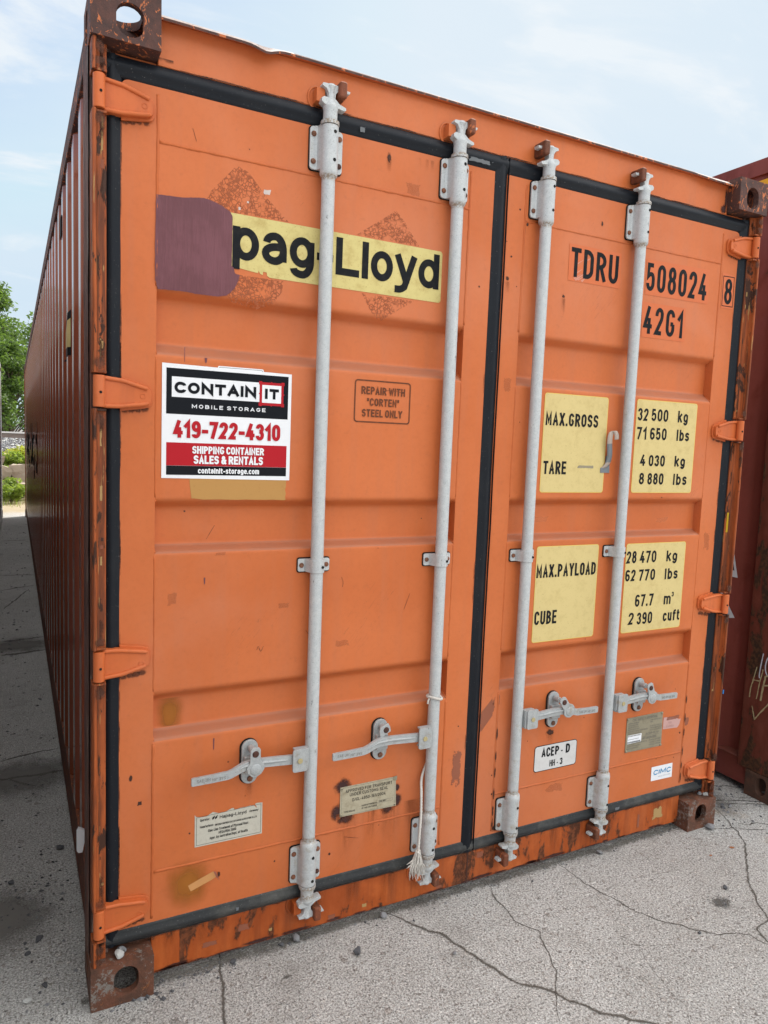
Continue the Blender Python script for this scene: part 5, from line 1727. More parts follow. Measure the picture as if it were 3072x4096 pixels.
mb = MB(); mb.prism_y([(-.010, .275), (-.005, .268), (.006, .268), (.012, .30), (.012, .335), (-.004, .345), (-.010, .335)], .335, .350, WHITE_SIGN)
o = mb.build("pale_tag", box); o['label'] = "small pale tag low on the long side near the corner post"

# ---------------------------------------------------------------- rope (rests on the bar, a thing of its own)
rope = thing("rope", (1.04, 0, 0), "frayed dirty white rope looped round the locking bar next to the centre gasket", "rope")
def loc(pts): return [(p[0] - 1.04, p[1], p[2]) for p in pts]
def twisted(path, r, strands=3, turns_per_m=95):
    P = [Vector(p) for p in path]
    out = [[] for _ in range(strands)]
    s = 0
    prev = None
    for i, p in enumerate(P):
        t = (P[min(i + 1, len(P) - 1)] - P[max(i - 1, 0)]).normalized()
        if prev is None:
            nx = t.cross(Vector((.3, .5, .8))).normalized()
        else:
            nx = (prev - t * prev.dot(t)).normalized()
        prev = nx
        ny = t.cross(nx)
        if i: s += (P[i] - P[i - 1]).length
        for k in range(strands):
            a = 2 * math.pi * (k / strands + s * turns_per_m)
            out[k].append(p + (nx * math.cos(a) + ny * math.sin(a)) * r * .52)
    return out
mb = MB()
loop = [(1.04 + .0235 * math.cos(a), .0185 + .0235 * math.sin(a), .730 - .0035 * math.cos(a) + .002 * math.sin(2 * a)) for a in [2 * math.pi * i / 90 for i in range(96)]]
for st in twisted(loc(loop), .0042): mb.tube(st, .0025, ROPE_MAT, 6)
mb.build("loop", rope)
mb = MB()
hang = smooth_pts([(1.058, .036, .728), (1.057, .0405, .66), (1.056, .0410, .56), (1.040, .0430, .505), (1.013, .030, .455), (1.001, .008, .41), (.996, -.004, .35), (.990, -.010, .285), (.987, -.012, .225)], 24)
for st in twisted(loc(hang), .0045): mb.tube(st, .0026, ROPE_MAT, 6)
tail = smooth_pts([(1.017, .012, .729), (1.013, .012, .722), (1.012, .012, .712)], 5)
for st in twisted(loc(tail), .003): mb.tube(st, .0018, ROPE_MAT, 5)
mb.build("cord", rope)
mb = MB()
for k in range(64):
    a = random.uniform(0, 2 * math.pi); rr = random.uniform(.001, .0075)
    p0 = Vector((.986 + rr * math.cos(a), -.012 + rr * math.sin(a), random.uniform(.222, .235)))
    d_ = random.choice([-1, -1, 0, 1])
    p1 = p0 + Vector((rr * .9 * math.cos(a) + d_ * .004, rr * .6 * math.sin(a), -.025))
    L = random.uniform(.035, .068)
    p2 = p1 + Vector((random.uniform(-.012, .012) + d_ * .006, random.uniform(-.010, .006), -L * .55))
    p3 = p2 + Vector((random.uniform(-.010, .010), random.uniform(-.006, .006), -L * .45))
    pts = smooth_pts(loc([tuple(p0), tuple(p1), tuple(p2), tuple(p3)]), 5)
    pts = [p + mnoise.noise_vector(p * 220) * .0018 for p in pts]
    mb.tube(pts, [random.uniform(.0013, .0024) * (1 - .6 * i / len(pts)) for i in range(len(pts))], ROPE_MAT, 5)
for k in range(14):
    p0 = Vector((.972 + random.uniform(-.004, .006), -.012, .195 + random.uniform(-.01, .012)))
    pts = loc([tuple(p0), tuple(p0 + Vector((-.010, -.002, -.004))), tuple(p0 + Vector((-.020 + random.uniform(-.006, .006), 0, -.010 + random.uniform(-.008, .008))))])
    mb.tube(smooth_pts(pts, 3), [.0016, .0016, .0015, .0013, .001, .0008, .0005][:7], ROPE_MAT, 5)
o = mb.build("tassel", rope); o['label'] = "frayed, knotted rope end"

# ---------------------------------------------------------------- ground
def concrete():
    m, T = new_mat("weathered_concrete")
    v = T.coord()
    warp = T.n('ShaderNodeTexNoise', {'Vector': v, 'Scale': 60.0, 'Detail': 3.0}).outputs['Color']
    vw = T.n('ShaderNodeVectorMath', {0: warp, 1: (0.016, 0.016, 0.0), 2: v}, operation='MULTIPLY_ADD').outputs[0]
    big = T.noise(v, 1.1, 5, .6)
    mid = T.noise(v, 8, 6, .65)
    col = T.mix(T.step(big, .35, .68), (0.430, 0.424, 0.404), (0.505, 0.500, 0.480))
    col = T.mix(T.math('MULTIPLY', T.step(mid, .42, .72), .40), col, (0.31, 0.292, 0.265))
    # exposed aggregate of several sizes, each stone with its own tone
    hsum = 0.0
    for sc, lo, amt in ((34, .93, .60), (64, .80, .70), (120, .55, .75), (220, .45, .75)):
        vo = T.voro(vw, sc)
        s3 = T.n('ShaderNodeSeparateColor', {0: vo.outputs['Color']})
        inside = T.math('SUBTRACT', 1.0, T.step(vo.outputs['Distance'], .30, .42))
        pick = T.math('MULTIPLY', T.step(s3.outputs[0], lo, lo + .02), inside)
        tone = T.mix(T.step(s3.outputs[1], .1, .9), (0.17, 0.155, 0.14), (0.70, 0.69, 0.66))
        tone = T.mix(T.math('MULTIPLY', s3.outputs[2], .22), tone, (0.42, 0.31, 0.22))
        col = T.mix(T.math('MULTIPLY', pick, amt), col, tone)
        hsum = T.math('ADD', hsum, T.math('MULTIPLY', pick, .8 * 75 / sc))
    fine = T.noise(v, 165, 3, .65)
    col = T.mix(1.0, col, T.mix(T.step(fine, .30, .70), (0.52, 0.51, 0.50), (1.36, 1.36, 1.36)), 'MULTIPLY')
    pit = T.noise(v, 150, 4, .7)
    pitm = T.step(pit, .575, .64)
    col = T.mix(T.math('MULTIPLY', pitm, .78), col, (0.085, 0.078, 0.068))
    pit2 = T.step(T.noise(v, 95, 5, .7), .60, .68)
    col = T.mix(T.math('MULTIPLY', pit2, .55), col, (0.13, 0.12, 0.105))
    gr = T.noise(v, 240, 2, .6)
    col = T.mix(T.math('MULTIPLY', T.step(gr, .50, .68), .30), col, (0.66, 0.64, 0.61))
    st = T.step(T.noise(v, 2.7, 6, .7), .56, .72)
    col = T.mix(T.math('MULTIPLY', st, .38), col, (0.20, 0.185, 0.165))
    # rusty seepage between the containers on the right
    sx = T.n('ShaderNodeSeparateXYZ', {0: v})
    ru = T.math('MULTIPLY', T.step(T.noise(v, 3.3, 6, .7), .54, .68), T.step(sx.outputs[0], 1.9, 2.5))
    col = T.mix(T.math('MULTIPLY', ru, .34), col, (0.36, 0.235, 0.12))
    # sandy soil beyond the far end of the yard
    soil = T.step(T.math('ADD', sx.outputs[1], T.math('MULTIPLY', T.noise(v, 2.0, 4, .6), 1.2)), 12.9, 13.7)
    col = T.mix(soil, col, T.mix(T.noise(v, 6, 6, .7), (0.44, 0.36, 0.26), (0.30, 0.25, 0.15)))
    h = T.math('ADD', T.math('MULTIPLY', pitm, -1.3), T.math('ADD', T.math('MULTIPLY', mid, 2.2), T.math('MULTIPLY', T.noise(v, 150, 5, .7), 2.6)))
    h = T.math('ADD', h, T.math('ADD', hsum, T.math('MULTIPLY', pit2, -1.2)))
    finish(T, col, .88, 0, T.bump(h, .9, .0026), .2)
    return m


CONC = concrete()
mb = MB()
mb.add([(-260, -260, 0), (260, -260, 0), (260, 320, 0), (-260, 320, 0)], [(0, 1, 2, 3)], CONC)
tag(mb.build("ground"), None, None, None, 'structure')

CRACK = flat("dirt_in_cracks", (0.115, 0.102, 0.088), .95, .5, 60, (.05, .045, .04), .1)
SEAM = flat("tarry_dirt", (0.085, 0.078, 0.070), .95, .6, 30, (.16, .15, .13), .1)
cr = MB()
CR_N = 0


def crack(pts, w, rough=.010, mat=CRACK, band=0.0):
    global CR_N
    CR_N += 1
    P = []
    for a, b in zip(pts, pts[1:]):
        A, B = Vector(a), Vector(b)
        n = max(3, int((B - A).length / .012))
        for i in range(n): P.append(A.lerp(B, i / n))
    P.append(Vector(pts[-1]))
    seed = random.uniform(0, 50)
    out = []
    for i, p in enumerate(P):
        n1 = mnoise.noise_vector(Vector((p.x * 16, p.y * 16, seed)))
        n2 = mnoise.noise_vector(Vector((p.x * 75, p.y * 75, seed)))
        out.append(p + Vector((n1.x, n1.y)) * rough + Vector((n2.x, n2.y)) * rough * .45)
    if band:
        bv, bu = [], []
        nb = len(out)
        for i, p in enumerate(out):
            t = (out[min(i + 2, nb - 1)] - out[max(i - 2, 0)]).normalized()
            nn = Vector((-t.y, t.x)) * band * min(1, .2 + 5 * i / nb, .2 + 5 * (nb - 1 - i) / nb)
            bv += [(p.x + nn.x, p.y + nn.y, .0009 + .00002 * CR_N), (p.x - nn.x, p.y - nn.y, .0009 + .00002 * CR_N)]
            bu += [(i * .1, 0), (i * .1, 1)]
        cr.add(bv, [(2 * i, 2 * i + 1, 2 * i + 3, 2 * i + 2) for i in range(nb - 1)], ST_CRACK, False, bu)
    vs = []
    n = len(out)
    for i, p in enumerate(out):
        t = (out[min(i + 1, n - 1)] - out[max(i - 1, 0)]).normalized()
        nn = Vector((-t.y, t.x))
        ww = w * (.35 + 1.1 * abs(mnoise.noise(Vector((p.x * 40, p.y * 40, seed + 9))))) * min(1, .25 + 6 * i / n, .25 + 6 * (n - 1 - i) / n)
        z = .0012 + .00015 * (CR_N % 5)
        if mnoise.noise(Vector((p.x * 9, p.y * 9, seed + 3))) < -.28: ww *= .35
        wl = ww * (.6 + .8 * random.random())
        vs += [(p.x + nn.x * wl, p.y + nn.y * wl, z), (p.x - nn.x * ww, p.y - nn.y * ww, z)]
    cr.add(vs, [(2 * i, 2 * i + 1, 2 * i + 3, 2 * i + 2) for i in range(n - 1)], mat)
    # crumbled edge: irregular bites beside the line
    for i in range(2, n - 2):
        if mnoise.noise(Vector((out[i].x * 11, out[i].y * 11, seed + 20))) > .05 and random.random() < .55:
            p = out[i] + Vector((random.uniform(-1, 1), random.uniform(-1, 1))) * w * 1.6
            q = w * random.uniform(.35, 1.1)
            a0 = random.uniform(0, 6.28)
            cr.add([(p.x + q * random.uniform(.5, 1.2) * math.cos(a0 + a), p.y + q * random.uniform(.5, 1.2) * math.sin(a0 + a), .0021) for a in (0, 1.2, 2.5, 3.8, 5.1)], [(0, 1, 2, 3, 4)], mat)


crack([(.905, .06), (.9205, .0368), (.9647, -.0363), (1.0238, -.1139), (1.0563, -.2256), (1.0847, -.3034), (1.1193, -.3808), (1.1849, -.452), (1.2154, -.5003), (1.2596, -.5648), (1.3098, -.6092), (1.3561, -.6558), (1.44, -.74), (1.5, -.86)], .0011, .012, CRACK, .012)
crack([(1.6252, .0639), (1.6363, -.0095), (1.6339, -.1013), (1.665, -.1936), (1.6861, -.3017), (1.7603, -.3891), (1.8491, -.4811), (1.9417, -.5149), (1.9596, -.581), (2.1, -.7)], .0010, .012, CRACK, .006)
crack([(2.5584, .0915), (2.5012, -.0365), (2.438, -.1492), (2.3457, -.2172), (2.2048, -.3325), (2.1124, -.4327), (2.0693, -.4949), (1.9893, -.5211), (1.9643, -.5688), (1.9, -.75)], .0013, .012, CRACK, .008)
crack([(1.321, .0535), (1.2871, -.0527), (1.2815, -.1692), (1.3187, -.2378), (1.2759, -.3306), (1.2559, -.3867), (1.1961, -.4571), (1.1308, -.5489)], .0009, .010, CRACK, .005)
crack([(1.4965, .0609), (1.4544, -.0405), (1.3957, -.1654), (1.3271, -.2416)], .0008)
crack([(1.6029, -.257), (1.5451, -.3531), (1.5644, -.4117), (1.5284, -.4963), (1.511, -.5756), (1.4937, -.6601), (1.4561, -.7013), (1.40, -.85)], .0008)
crack([(1.5951, -.1714), (1.7921, -.1339), (1.9192, -.1612), (2.0248, -.1784)], .0008)
crack([(1.9618, .0334), (1.9817, -.0905), (2.0248, -.1784), (2.0392, -.2602), (2.0722, -.3289)], .0008)
crack([(1.474, -.3643), (1.5644, -.4117), (1.68, -.459)], .0008)
crack([(1.02, -.42), (1.10, -.38)], .0009); crack([(1.62, -.17), (1.60, -.257)], .0009)
crack([(.372, .10), (.3631, .0681), (.3442, -.0266), (.3162, -.1823), (.28, -.40)], .0012, .007, SEAM, .009)
for a, b, w in (((-.31, 6.512), (.01, 6.462), .010), ((-.30, 5.70), (.016, 5.914), .006), ((-.27, 3.86), (.016, 3.90), .008), ((-.265, 3.504), (.02, 3.558), .014), ((-.24, 1.741), (.016, 1.784), .005), ((-.236, 1.539), (.013, 1.527), .006), ((-.33, 9.1), (.014, 9.12), .010), ((-.05, 5.72), (-.26, 4.9), .005), ((-.30, 1.60), (-.10, 1.42), .004)):
    crack([a, ((a[0] + b[0]) / 2, (a[1] + b[1]) / 2 + random.uniform(-.02, .02)), b], w * .7, .012, SEAM, w * 3.0)
for k in range(7):       # broken surface between the two containers on the right
    y = random.uniform(-.12, .55); x = random.uniform(2.46, 2.7)
    crack([(x - .12, y + .05), (x, y), (x + .14, y - .07), (x + .3, y - .16)], random.uniform(.002, .006), .014, SEAM)
ST_GRIT_SHADE = stain_mat('sill_grit_shade', (0.16, 0.15, 0.13), 'band', .42)
# grit under the sill and castings, with their contact shadow painted in
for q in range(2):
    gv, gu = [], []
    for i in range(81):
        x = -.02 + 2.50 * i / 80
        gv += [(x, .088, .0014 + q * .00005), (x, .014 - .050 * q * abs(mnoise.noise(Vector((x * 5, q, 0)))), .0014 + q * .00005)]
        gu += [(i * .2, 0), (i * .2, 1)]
    cr.add(gv, [(2 * i, 2 * i + 1, 2 * i + 3, 2 * i + 2) for i in range(80)], ST_GRIT_SHADE, False, gu)
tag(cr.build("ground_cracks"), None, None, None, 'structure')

# a darker worn band across the alley and a tarry spot in front
wb = MB()
def blot(x0, x1, y0, y1, m, z=.0009):
    wb.add([(x0, y0, z), (x1, y0, z), (x1, y1, z), (x0, y1, z)], [(0, 1, 2, 3)], m, False, [(0, 0), (1, 0), (1, 1), (0, 1)])
ST_TAR = stain_mat("tar_spot", (.10, .095, .085), 'spot', .75)
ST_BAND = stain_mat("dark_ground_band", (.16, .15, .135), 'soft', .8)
ST_RUSTG = stain_mat("rust_ground_spot", (.36, .13, .04), 'spot', .8)
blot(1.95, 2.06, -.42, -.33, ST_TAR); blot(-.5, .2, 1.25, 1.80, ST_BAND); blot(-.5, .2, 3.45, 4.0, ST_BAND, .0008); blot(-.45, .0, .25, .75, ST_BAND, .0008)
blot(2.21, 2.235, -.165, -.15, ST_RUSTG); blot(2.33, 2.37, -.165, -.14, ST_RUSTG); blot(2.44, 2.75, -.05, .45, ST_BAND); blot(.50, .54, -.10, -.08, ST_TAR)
tag(wb.build("ground_stains"), None, None, None, 'structure')

# ---------------------------------------------------------------- loose stones
STONE_D = flat("dark_stone", (0.075, 0.075, 0.08), .8, .4, 60, (.16, .16, .16), .3, .6)
STONE_M = flat("grey_stone", (0.20, 0.20, 0.205), .8, .4, 60, (.10, .10, .10), .3, .6)
STONE_L = flat("pale_stone", (0.42, 0.42, 0.40), .8, .3, 60, (.22, .21, .2), .3, .6)


def stone_mb(mb, c, r, mat, seed, squash=(1, 1, .7), ang=0.0):
    bm = bmesh.new()
    bmesh.ops.create_icosphere(bm, subdivisions=2, radius=1.0)
    vs = []
    ca, sa = math.cos(ang), math.sin(ang)
    for v in bm.verts:
        n = mnoise.noise(v.co * 1.3 + Vector((seed, seed * 2, 0))) * .45 + mnoise.noise(v.co * 3 + Vector((seed, 0, 0))) * .16
        p = v.co * (1 + n)
        # a few flat broken faces
        for q in range(4):
            d_ = Vector((math.sin(seed * 3 + q * 2.1), math.cos(seed * 5 + q * 1.7), math.sin(seed + q))).normalized()
            e = p.dot(d_) - .62
            if e > 0: p -= d_ * e * .9
        x, y, z = p.x * squash[0] * r, p.y * squash[1] * r, p.z * squash[2] * r
        vs.append((c[0] + x * ca - y * sa, c[1] + x * sa + y * ca, c[2] + z))
    zmin = min(p[2] for p in vs)
    vs = [(p[0], p[1], p[2] - zmin + c[2] - r * .08) for p in vs]
    mb.add(vs, [[v.index for v in f.verts] for f in bm.faces], mat, False)
    bm.free()


STONES = [
 ((.7426, -.088), .0135, STONE_D, (1, .9, .85), "dark angular stone alone on the pale concrete in front of the sill"),
 ((.8913, .030), .0125, STONE_M, (1, .9, .8), "blue grey stone close to the sill below the rope"),
 ((.5947, .040), .0145, STONE_M, (1.1, .9, .9), "grey stone against the sill below the leftmost locking bar"),
 ((.545, .040), .009, STONE_D, (1, .8, .7), "small dark stone left of the one under the leftmost locking bar"),
 ((.3936, .0298), .0085, STONE_D, (1.1, .9, .8), "small dark stone beside the worn bottom corner casting"),
 ((-.1149, .3652), .0125, STONE_D, (1.4, .8, .5), "flat dark stone in the alley left of the orange container"),
 ((-.1455, .3083), .0100, STONE_D, (1, .9, .5), "square dark chip in the alley, nearer than the flat dark stone"),
 ((-.1508, .1135), .0120, STONE_L, (1, 1.2, .45), "pale flat stone in the shaded alley near the corner"),
 ((-.105, .155), .0095, STONE_D, (.8, 1.5, .5), "narrow dark sliver of stone next to the pale flat stone"),
 ((2.0847, -.3264), .0100, STONE_D, (1, .9, .9), "black stone beside the tarry spot on the concrete"),
 ((1.8275, .0283), .0110, STONE_M, (1.2, .9, .6), "flat grey stone below the rightmost locking bar"),
 ((2.3855, -.0200), .0165, STONE_M, (1.2, .9, .8), "blue grey stone in front of the right bottom corner casting"),
 ((1.016, -.205), .0070, STONE_M, (1.2, .9, .5), "small flat grey stone left of the long crack"),
 ((1.795, -.455), .0060, STONE_D, (1, .9, .7), "tiny dark stone right of the forked crack"),
 ((-.03, .86), .0130, STONE_D, (1, 1.1, .7), "dark stone lying against the long side of the orange container"),
 ((-.19, .70), .0110, STONE_D, (1, 1, .7), "dark stone at the left edge of the alley"),
]
for i, ((x, y), r, m, sq, lab) in enumerate(STONES):
    mb = MB()
    stone_mb(mb, (0, 0, 0), r, m, i * 1.37 + .5, sq, i * .8)
    tag(mb.build("stone", loc=(x, y, .0)), lab, "stone", "loose stones on the concrete")
PEB = [((.0833, .047), .0125, STONE_M, "dark grey pebble at the back of the left bottom casting"), ((.0744, .0290), .0145, STONE_L, "pale pebble at the front of the left bottom casting"),
       ((2.392, .046), .0095, STONE_M, "left pebble of the three on the right bottom casting"), ((2.409, .030), .0105, STONE_L, "pale front pebble of the three on the right bottom casting"), ((2.421, .048), .0090, STONE_D, "dark rear pebble of the three on the right bottom casting")]
for i, ((x, y), r, m, lab) in enumerate(PEB):
    mb = MB()
    stone_mb(mb, (0, 0, 0), r, m, i * 2.1 + 9, (1.1, .9, .8), i)
    tag(mb.build("pebble", loc=(x, y, .1185)), lab, "pebble", "pebbles lying on the corner castings")

gm = MB()
def scatter(n, fx, fy, rmin, rmax):
    for _ in range(n):
        x, y = fx(), fy()
        if -.0 < x < 2.44 and y > .06: continue
        r = rmin + (rmax - rmin) * random.random() ** 3
        bmv = random.choice([STONE_D, STONE_M, STONE_M, STONE_D, STONE_D])
        # small broken chips: cheap irregular octahedra
        vs = []
        for d_ in ((1, 0, 0), (0, 1, 0), (-1, 0, 0), (0, -1, 0), (0, 0, .8), (0, 0, -.3)):
            q = Vector(d_) * r * random.uniform(.6, 1.2)
            vs.append((x + q.x + random.uniform(-.3, .3) * r, y + q.y + random.uniform(-.3, .3) * r, q.z + .001))
        gm.add(vs, [(0, 1, 4), (1, 2, 4), (2, 3, 4), (3, 0, 4), (1, 0, 5), (2, 1, 5), (3, 2, 5), (0, 3, 5)], bmv)
U_ = random.uniform
scatter(260, lambda: U_(-.33, .01), lambda: U_(.0, 2.2), .0015, .008)
scatter(150, lambda: random.gauss(-.12, .06), lambda: random.gauss(.58, .12), .002, .008)
scatter(260, lambda: U_(-.33, .01), lambda: U_(2.2, 11), .003, .014)
scatter(320, lambda: U_(.16, 2.3), lambda: .052 - abs(random.gauss(0, .022)), .0015, .006)
scatter(26, lambda: U_(-.01, .19), lambda: random.gauss(-.004, .012), .003, .011)
scatter(90, lambda: U_(.163, .40), lambda: .05 - abs(random.gauss(0, .03)), .002, .007)
scatter(150, lambda: U_(.2, 2.5), lambda: U_(-.85, .0), .001, .0035)
scatter(420, lambda: U_(2.45, 3.1), lambda: U_(-.25, .9), .002, .011)
scatter(90, lambda: random.gauss(2.6, .07), lambda: random.gauss(.22, .10), .004, .014)
scatter(80, lambda: random.gauss(2.01, .03), lambda: random.gauss(-.37, .02), .001, .004)
tag(gm.build("gravel"), "fine gravel and chips scattered over the concrete", None, None, 'stuff')

# ---------------------------------------------------------------- maroon container on the right
MX, MY = 2.81, -.041
MH, ML = 2.872, 12.192
mar = thing("shipping_container", (MX, MY, 0), "taller dark maroon shipping container with rust and chalk marks at the right edge", "shipping container", "shipping containers parked side by side")
me_flip = 1
for oy, sy in ((0, 1), (ML, -1)):
    for ox, sx in ((0, 1), (CW, -1)):
        for oz, sz in ((0, 1), (MH, -1)):
            casting(mar, MAROON_CAST, ox, oy, oz, sx, sy, sz)
def post(parent, x0, x1, y0, y1, h, mat):
    mb = MB(); mb.box(x0, x1, y0, y1, .1185, h - .1185, mat); return mb.build("corner_post", parent, .004)
p0_ = post(mar, .004, .075, .006, .2265, MH, MAROON_POST)
post(mar, CW - .075, CW - .004, .006, .2265, MH, MAROON_POST)
post(mar, .004, .075, ML - .2, ML - .006, MH, MAROON_POST); post(mar, CW - .075, CW - .004, ML - .2, ML - .006, MH, MAROON_POST)
mb = MB(); mb.box(.006, .07, .1785, ML - .1785, MH - .075, MH - .004, MAROON); mb.build("top_side_rail", mar, .003)
mb = MB(); mb.box(CW - .07, CW - .006, .1785, ML - .1785, MH - .075, MH - .004, MAROON); mb.build("top_side_rail", mar, .003)
mb = MB()
mb.box(.020, .060, .1785, ML - .1785, .030, .150, MAROON)
mb.add([(.014, .2270, .150), (.014, ML - .2, .150), (.052, ML - .2, .172), (.052, .2270, .172)], [(0, 1, 2, 3)], MAROON_POST)
mb.build("bottom_side_rail", mar, .003)
mb = MB(); mb.box(CW - .060, CW - .020, .1785, ML - .1785, .030, .158, MAROON); mb.build("bottom_side_rail", mar, .003)
for s in (0, 1):
    X = (lambda x: CW - x) if s else (lambda x: x)
    prof = [(.045, .2268), (.045, .30)]
    y = .30
    while y + .286 < ML - .2:
        prof += [(.018, y + .07), (.018, y + .143), (.052, y + .21), (.052, y + .286)]
        y += .286
    prof.append((.052, ML - .2))
    vs = []
    for x, yy in prof: vs += [(X(x), yy, .156), (X(x), yy, MH - .075)]
    mb = MB()
    mb.add(vs, [(2 * i, 2 * i + 1, 2 * i + 3, 2 * i + 2) if not s else (2 * i, 2 * i + 2, 2 * i + 3, 2 * i + 1) for i in range(len(prof) - 1)], MAROON)
    sw = mb.build("side_wall", mar, .008, 3, False, 15)
    if not s: SWM = sw
mb = MB(); mb.box(.065, CW - .065, .08, ML - .05, MH - .03, MH - .012, MAROON); mb.build("roof", mar)
mb = MB(); mb.box(.08, CW - .08, .06, .10, .119, MH - .119, MAROON); mb.build("front_end_wall", mar)
mb = MB(); mb.box(.08, CW - .08, ML - .10, ML - .06, .119, MH - .119, MAROON); mb.build("rear_end_wall", mar)
mb = MB(); mb.box(.163, CW - .163, .02, .09, .03, .118, MAROON); mb.box(.163, CW - .163, .02, .09, MH - .118, MH - .004, MAROON); mb.build("end_beam", mar, .003)
mb = MB(); mb.box(.07, CW - .07, .11, ML - .1, .09, .14, WOOD); mb.build("floor", mar)
# black and yellow height warning film on the top rail and wall
mb = MB()
for k in range(6):
    y0 = .215 + k * .085
    q = [(y0, MH - .105), (y0 + .085, MH - .105), (y0 + .085 + .06, MH - .165), (y0 + .06, MH - .165)]
    mb.add([(.0030, y, z) for y, z in q], [(0, 1, 2, 3)], STRIPE_YEL if k % 2 else BLACK_INK)
mb.box(.0034, .046, .2268, .80, MH - .170, MH - .100, STRIPE_YEL)
o = mb.build("height_warning_film", mar); o['label'] = "yellow and black striped height warning"
# two white sheets stuck to the wall, only their corners in view
def sheet(pts, lab):
    mb = MB()
    mb.add([(.0140, y - MY, z) for y, z in pts], [tuple(range(len(pts)))], WHITE_SIGN)
    o = mb.build("white_sheet", mar); o['label'] = lab
    return o
s1 = sheet([(.2726, .981), (.62, .975), (.65, 1.25), (.342, 1.25)], "white sheet with black print, upper of two")
mb = MB()
mb.add([(.0134, y - MY, z) for y, z in ((.2925, 1.012), (.36, 1.005), (.37, 1.055), (.303, 1.058))], [(0, 1, 2, 3)], BLACK_INK)
mb.build("lettering", s1)
sheet([(.270, .791), (.36, .770), (.46, .95), (.372, .935)], "white sheet hanging askew, lower of two")
# chalk and marker writing on the corner post
mb = MB()
mp = lambda y, z, k: (.0022, y - MY, z)
scribble(mb, smooth_pts([(.103, .669), (.108, .63), (.1125, .585), (.1135, .56), (.110, .554)], 4), .0050, mp, WHITE_PEN, .0006)
scribble(mb, smooth_pts([(.068, .668), (.082, .650), (.088, .615), (.082, .585), (.066, .572), (.048, .590), (.044, .63), (.054, .660), (.068, .668)], 4), .0050, mp, WHITE_PEN, .0006)
mp2 = lambda y, z, k: (.0020, y - MY, z)
for st, w in (([(.128, .600), (.141, .535), (.149, .500), (.1515, .452)], .0050), ([(.097, .598), (.108, .535), (.117, .455)], .0050), ([(.142, .536), (.104, .541)], .0042), ([(.083, .570), (.090, .52), (.097, .452)], .0080), ([(.083, .570), (.052, .585)], .006), ([(.088, .525), (.062, .535)], .006), ([(.135, .415), (.126, .385), (.118, .358)], .0050), ([(.118, .358), (.095, .395), (.060, .448), (.03, .50)], .0055)):
    scribble(mb, smooth_pts(st, 5), w, mp2, CHALK, .0012)
mb.build("chalk_writing", p0_)

# ---------------------------------------------------------------- grey container on the left (only its far edge is in view)
GX = -.345
gry = thing("shipping_container", (GX - CW, -1.5, 0), "grey shipping container whose edge closes the left side of the alley", "shipping container", "shipping containers parked side by side")
GL_ = 13.67  # near end lengthened out of view to shade the ground at front left
for oy, sy in ((0, 1), (GL_, -1)):
    for ox, sx in ((0, 1), (CW, -1)):
        for oz, sz in ((0, 1), (CH, -1)):
            casting(gry, MAROON_CAST, ox, oy, oz, sx, sy, sz)
for x0 in (.004, CW - .074):
    for y0 in (.006, GL_ - .186):
        mb = MB(); mb.box(x0, x0 + .07, y0, y0 + .18, .1185, CH - .1185, GREY_PAINT); mb.build("corner_post", gry, .004)
for s in (0, 1):
    X = (lambda x: CW - x) if s else (lambda x: x)
    a, b = sorted((X(.006), X(.06)))
    mb = MB(); mb.box(a, b, .1785, GL_ - .1785, CH - .075, CH - .004, GREY_PAINT); mb.build("top_side_rail", gry, .003)
    mb = MB(); mb.box(a, b, .1785, GL_ - .1785, .03, .16, GREY_PAINT); mb.build("bottom_side_rail", gry, .003)
    prof = [(.014, .1862)]
    y = .26
    while y + .286 < GL_ - .2:
        prof += [(.014, y), (.050, y + .068), (.050, y + .138), (.014, y + .206)]
        y += .286
    prof.append((.014, GL_ - .1862))
    vs = []
    for x, yy in prof: vs += [(X(x), yy, .159), (X(x), yy, CH - .074)]
    mb = MB()
    mb.add(vs, [(2 * i, 2 * i + 1, 2 * i + 3, 2 * i + 2) for i in range(len(prof) - 1)], GREY_PAINT)
    mb.build("side_wall", gry)
mb = MB(); mb.box(.065, CW - .065, .05, GL_ - .05, CH - .04, CH - .02, GREY_PAINT); mb.build("roof", gry)
mb = MB(); mb.box(.08, CW - .08, .05, .09, .05, CH - .05, GREY_PAINT); mb.build("front_end_wall", gry)
mb = MB(); mb.box(.08, CW - .08, GL_ - .09, GL_ - .05, .05, CH - .05, GREY_PAINT); mb.build("rear_end_wall", gry)
mb = MB(); mb.box(.07, CW - .07, .1, GL_ - .1, .06, .12, WOOD); mb.build("floor", gry)

# ---------------------------------------------------------------- beyond the yard: bank, rubble, railway, trees
def leaf_mat(name, a, b, tr):
    m, T = new_mat(name)
    v = T.coord()
    oi = T.n('ShaderNodeObjectInfo')
    n = T.noise(v, 3.5, 4, .6)
    g = T.n('ShaderNodeNewGeometry')
    rnd = g.outputs['Random Per Island']
    col = T.mix(rnd, a, b)
    col = T.mix(T.math('MULTIPLY', n, .4), col, (a[0] * .7, a[1] * .75, a[2] * .7))
    finish(T, col, .55, 0, None, .4, translucent=tr)
    return m


LEAF = leaf_mat("tree_leaves", (0.050, 0.098, 0.020), (0.100, 0.158, 0.036), (0.19, 0.31, 0.045))
LEAF_Y = leaf_mat("shrub_leaves", (0.22, 0.25, 0.025), (0.34, 0.36, 0.04), (0.62, 0.66, 0.06))
LEAF_G = leaf_mat("weed_leaves", (0.12, 0.19, 0.03), (0.22, 0.29, 0.05), (0.42, 0.56, 0.07))
DRYG = leaf_mat("dry_grass_blades", (0.28, 0.24, 0.11), (0.36, 0.31, 0.15), (0.3, 0.26, 0.1))

